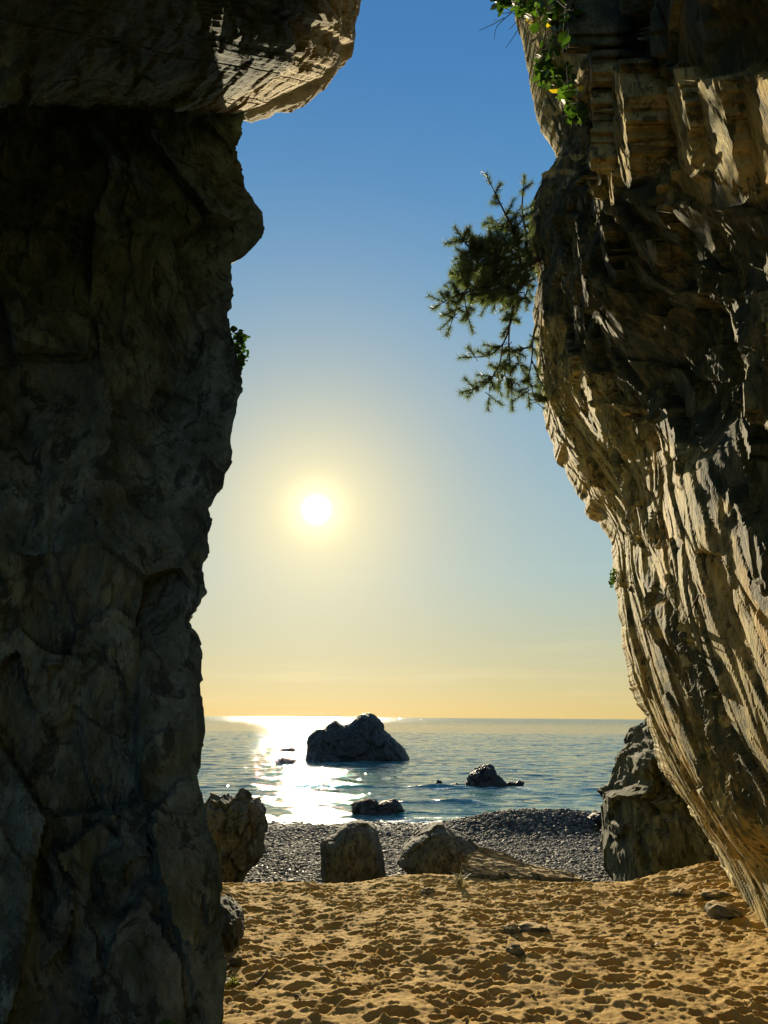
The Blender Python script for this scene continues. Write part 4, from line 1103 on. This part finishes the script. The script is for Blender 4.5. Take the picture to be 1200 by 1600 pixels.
for cx, cy in ((766, 607), (800, 601), (818, 596), (752, 600), (784, 588)):
    p = P3(cx, cy, -.05); W_ = [Vector((v[0] * .018, v[1] * .018, v[2] * .028)) * (1 + .15 * math.sin(v[2] * 14)) + p for v in V0]
    child('pine_cone', W_, [tuple(f) for f in F0], pine, M_BARK)

def leaf_shapes():
    out = []
    for k, (wd, tipx) in enumerate(((.92, 1.0), (.8, 1.15), (1.0, .92))):
        V = [(0, 0, 0)]
        n = 14
        for i in range(n):
            a = 2 * math.pi * i / n
            r = .5 * (1 + .10 * math.cos(a) * (tipx - .6)) * (1 - .18 * max(0, math.cos(a + math.pi)) ** 6)
            x = r * math.cos(a) * tipx; y = r * math.sin(a) * wd
            V.append((x + .45, y, .10 * (x * x) - .22 * abs(y) + .03 * math.sin(3 * a)))
        V[0] = (.42, 0, .02)
        Fc = [(0, 1 + i, 1 + (i + 1) % n) for i in range(n)]
        out.append((V, Fc))
    return out
LS = leaf_shapes()
LEAF_ME = [mesh_py('leaf', V, Fc) for V, Fc in LS]
LEAF_G = []
for me in LEAF_ME: me.materials.append(M_LEAF)
LEAF_Y = [mesh_py('leaf_yellow', V, Fc) for V, Fc in LS]
for me in LEAF_Y: me.materials.append(M_YEL)
def rand_rot(rs, droop=.5):
    d = Vector((rs.normal(0, .6), -.35 + rs.normal(0, .4), -droop + rs.normal(0, .5))).normalized()
    n = Vector((rs.normal(-.25, .5), -.7 + rs.normal(0, .4), .35 + rs.normal(0, .5)))
    n = (n - d * n.dot(d)).normalized(); y = n.cross(d)
    return Matrix((d, y, n)).transposed()
def leaf_part(par, p, size, me):
    o = bpy.data.objects.new('leaf', me); C.objects.link(o); o.parent = par
    R = rand_rot(rs)
    o.matrix_local = Matrix.Translation(p - par.location) @ R.to_4x4() @ Matrix.Scale(size, 4)
    return o
def leaves_stuff(par, pts, size, shapes=LS, mat=M_LEAF, nm='leaves'):
    V, Fc = [], []
    for p in pts:
        R = rand_rot(rs); sz = size * rs.uniform(.6, 1.25); lv, lf = shapes[rs.randint(len(shapes))]
        b = len(V); V += [p + R @ (Vector(v) * sz) for v in lv]; Fc += [tuple(b + i for i in f) for f in lf]
    return child(nm, V, Fc, par, mat, True, kind='stuff')
# ivy hanging down the top of the right cliff
ivy = empty('ivy', on_cliff(BV_R, 860, 5, .02), label='leafy green ivy with a few yellow leaves hanging over the top of the right cliff', cat='climbing plant')
STEMS = [[(838, -30), (832, 20), (842, 60), (858, 100), (880, 130)], [(880, -30), (862, 20), (852, 50), (850, 110), (862, 150), (880, 185)], [(800, -30), (790, -5), (776, 5), (768, 8)],
         [(905, -30), (895, 10), (878, 60), (885, 100), (892, 150), (915, 180)], [(870, 0), (890, 15), (905, 5)], [(850, 95), (868, 120), (888, 140), (896, 165)], [(800, -20), (815, 8), (800, 18), (790, 12)]]
nleaf = 0
for st in STEMS:
    pts = [on_cliff(BV_R, a, b, .07, 8.2) for a, b in st]
    L = smooth_line(pts, 5); V, Fc = tube(L, np.linspace(.008, .004, len(L)), 5); child('stem', V, Fc, ivy, M_BARK)
zones = [((860, 12), 50, 24, 62), ((795, 2), 26, 12, 30), ((850, 98), 14, 12, 22), ((862, 120), 22, 16, 26), ((885, 120), 12, 20, 14), ((890, 150), 16, 20, 22), ((900, 175), 22, 14, 30), ((872, 60), 20, 28, 16), ((835, 22), 22, 16, 18), ((855, 55), 14, 22, 8)]
for (cx, cy), rx, ry, n in zones:
    for i in range(n):
        a, r = rs.uniform(0, 6.28), math.sqrt(rs.rand())
        p = on_cliff(BV_R, cx + rx * r * math.cos(a), cy + ry * r * math.sin(a), rs.uniform(.04, .2), 8.2)
        yel = rs.rand() < .02
        leaf_part(ivy, p, rs.uniform(9, 16.5) / FPX * (p - Vector(EYE)).length, (LEAF_Y if yel else LEAF_ME)[rs.randint(3)])
for (cx, cy) in ((792, 6), (831, 33), (881, 138), (912, 137)):
    leaf_part(ivy, on_cliff(BV_R, cx, cy, .22, 8.2), 8 / FPX * (on_cliff(BV_R, cx, cy, .22, 8.2) - Vector(EYE)).length, LEAF_Y[0])
# bare twigs beside the ivy
tw = empty('dead_branch', P3(812, 30), label='bare dark twigs poking out left of the ivy on the right cliff', cat='branch')
for pts, r in ([[(822, 15), (812, 22), (795, 20), (778, 22)], .010], [[(800, 19), (790, 28), (776, 42), (772, 62)], .007], [[(788, 28), (770, 38), (748, 48)], .006], [[(815, 20), (812, 40), (802, 58), (790, 75)], .007],
               [[(808, 32), (800, 42), (795, 46)], .005], [[(780, 33), (771, 31)], .003], [[(782, 20), (777, 18)], .003]):
    L = smooth_line([P3(a, b, rs.uniform(-.1, .1)) for a, b in pts], 4); V, Fc = tube(L, np.linspace(r, .003, len(L)), 5); child('twig', V, Fc, tw, M_BARK)
def bush(bv, name, cx, cy, rx, ry, n, size, label, cat, Y, mat=M_LEAF, off=(.02, .15)):
    b = empty(name, on_cliff(bv, cx, cy, 0, Y), label=label, cat=cat)
    pts = []
    for i in range(n):
        a, r = rs.uniform(0, 6.28), math.sqrt(rs.rand())
        pts.append(Vector(at_y(cx + rx * r * math.cos(a), cy + ry * r * math.sin(a), Y + rs.uniform(-off[1], off[1]))))
    leaves_stuff(b, pts, size, mat=mat)
    for i in range(5):
        q = pts[rs.randint(n)]; s0 = b.location + Vector(rs.normal(0, .03, 3))
        L = smooth_line([s0, (s0 + q) / 2 + Vector((0, 0, -.03)), q], 3); V, Fc = tube(L, np.linspace(.006, .003, len(L)), 5); child('stem', V, Fc, b, M_BARK)
    return b
bush(BV_L, 'leafy_bush', 371, 545, 15, 32, 130, .06, 'bright green leafy bush clinging to the edge of the left cliff', 'bush', 6.32)
bush(BV_R, 'small_bush', 857, 282, 14, 9, 60, .05, 'small green bush on the ledge just above the pine', 'bush', YR - .1)
bush(BV_R, 'cliff_herb', 957, 903, 4, 17, 50, .035, 'narrow green herb growing low on the edge of the right cliff', 'plant', YR - .05)
# weed at the lower edge, yellowish tuft, dry sprig
wl = Vector(at_z(262, 1612, .12)); wd_ = empty('leafy_weed', (wl.x, wl.y, 0.05), label='bright green broad leaved weed at the foot of the left cliff, lower edge', cat='weed')
for i in range(12):
    p = Vector(at_z(262 + rs.uniform(-16, 16), 1600 + rs.uniform(-8, 14), .16))
    leaf_part(wd_, p, rs.uniform(.035, .06), LEAF_ME[rs.randint(3)])
    L = [Vector(wd_.location), (Vector(wd_.location) + p) / 2 + Vector((0, 0, .03)), p]; V, Fc = tube(L, [.003, .002, .0015], 4); child('stem', V, Fc, wd_, M_LEAF)
def tuft(name, px, py, n, h, mat, spread, label, cat, base=None, w=.004):
    p = at_z(px, py, .0) if base is None else base
    z = sand_h(p[0], p[1]) if base is None else base[2]
    o = empty(name, (p[0], p[1], z), label=label, cat=cat)
    V, Fc = [], []
    for i in range(n):
        a = rs.uniform(0, 6.28); r = rs.uniform(.2, 1) * spread; hh = h * rs.uniform(.5, 1.1)
        b0 = Vector((rs.normal(0, .012), rs.normal(0, .012), -.01)); m = b0 + Vector((math.cos(a) * r * .35, math.sin(a) * r * .35, hh * .65)); e = b0 + Vector((math.cos(a) * r, math.sin(a) * r, hh * rs.uniform(.7, 1.0)))
        s = Vector((-math.sin(a), math.cos(a), 0)) * w
        b = len(V); V += [b0 - s, b0 + s, m + s, m - s, e]; Fc += [(b, b + 1, b + 2, b + 3), (b + 3, b + 2, b + 4)]
    tag(link('blades', mesh_py('blades', V, Fc), o, mat), kind='stuff')
M_TUFT = leaf_mat('grass_pale', (.20, .22, .04), (.35, .36, .08), .4)
tuft('grass_tuft', 364, 1536, 45, .07, M_TUFT, .08, 'short yellow green grass tuft on the sand beside the left cliff foot', 'grass tuft')
tuft('dry_sprig', 718, 1388, 26, .15, M_DRY, .14, 'dry pale sprig of leaves in front of the dark end of the slab', 'dried plant', None, .007)
# sticks on the sand
def stick(px0, py0, px1, py1, r, label, mat=M_BARK):
    a = at_z(px0, py0, 0); b = at_z(px1, py1, 0)
    a[2] = sand_h(a[0], a[1]) + r * .6; b[2] = sand_h(b[0], b[1]) + r * .6
    m = (a + b) / 2; m[2] = max(m[2], sand_h(m[0], m[1]) + r) + .005; m[0] += .01
    L = smooth_line([Vector(a), Vector(m), Vector(b)], 4); V, Fc = tube(L, np.linspace(r, r * .5, len(L)), 6)
    o = link('stick', mesh_py('stick', [v - Vector(a) for v in V], Fc), None, mat); o.location = a
    tag(o, label, 'stick', 'small sticks washed up on the sand')
stick(400, 1538, 418, 1520, .008, 'dark forked stick on the sand nearest the left cliff foot')
stick(462, 1555, 468, 1566, .007, 'short dark stick standing in the lower left sand')
stick(520, 1524, 540, 1530, .006, 'thin pale stick on the sand left of centre', M_DRY)
stick(790, 1512, 812, 1522, .006, 'thin pale stick on the sand below the largest stone', M_DRY)
stick(1078, 1378, 1120, 1370, .008, 'long thin stick on the sand mound by the right cliff')
# a root hanging across the right cliff
rt = [on_cliff(BV_R, a, b, .03) for a, b in ((1092, 930), (1084, 945), (1076, 962), (1070, 972))]
L = smooth_line(rt, 4); V, Fc = tube(L, np.linspace(.006, .004, len(L)), 5)
o = link('hanging_root', mesh_py('hanging_root', [v - rt[0] for v in V], Fc), None, M_BARK); o.location = rt[0]
tag(o, 'thin dark root crossing the sunlit slate of the right cliff', 'root')

# ------------------------------------------------------------------ boats far out
t = NT('boat_paint'); M_BOAT = t.fin((.10, .11, .13), .5)
t = NT('boat_white'); M_BOATW = t.fin((.6, .6, .6), .5)
def boat(px, dist, ln, label):
    p = at_y(px, 1121, dist); o = empty('fishing_boat', (p[0], p[1], SEA_Z), label=label, cat='boat', group='boats on the horizon')
    V, Fc = [], []
    for i, (x, w, zt) in enumerate([(-.5, .10, .16), (-.3, .14, .14), (.1, .15, .14), (.35, .09, .18), (.5, .01, .24)]):
        V += [Vector((x * ln, -w * ln, zt * ln)), Vector((x * ln, -w * .5 * ln, -.03 * ln)), Vector((x * ln, w * .5 * ln, -.03 * ln)), Vector((x * ln, w * ln, zt * ln))]
        if i:
            b = (i - 1) * 4
            for k in range(4): Fc.append((b + k, b + (k + 1) % 4, b + 4 + (k + 1) % 4, b + 4 + k))
    Fc += [(0, 1, 2, 3), (19, 18, 17, 16)]
    link('hull', mesh_py('hull', V, Fc, False), o, M_BOAT)
    def bx(x0, x1, y, z0, z1): return [Vector(q) * ln for q in ((x0, -y, z0), (x1, -y, z0), (x1, y, z0), (x0, y, z0), (x0 + .02, -y * .9, z1), (x1 - .04, -y * .9, z1), (x1 - .04, y * .9, z1), (x0 + .02, y * .9, z1))]
    q = [(0, 3, 2, 1), (4, 5, 6, 7), (0, 1, 5, 4), (1, 2, 6, 5), (2, 3, 7, 6), (3, 0, 4, 7)]
    link('cabin', mesh_py('cabin', bx(-.2, .12, .08, .13, .36), q, False), o, M_BOATW)
    V, Fc = tube([(-.02 * ln, 0, .34 * ln), (-.02 * ln, 0, .66 * ln)], [.012 * ln, .008 * ln], 5); link('mast', mesh_py('mast', V, Fc), o, M_BOAT)
boat(497, 900, 5.5, 'small dark fishing boat on the bright water left of the islet summit')
boat(543, 2300, 6.0, 'tiny faint boat on the horizon line, the one closer to the islet summit')
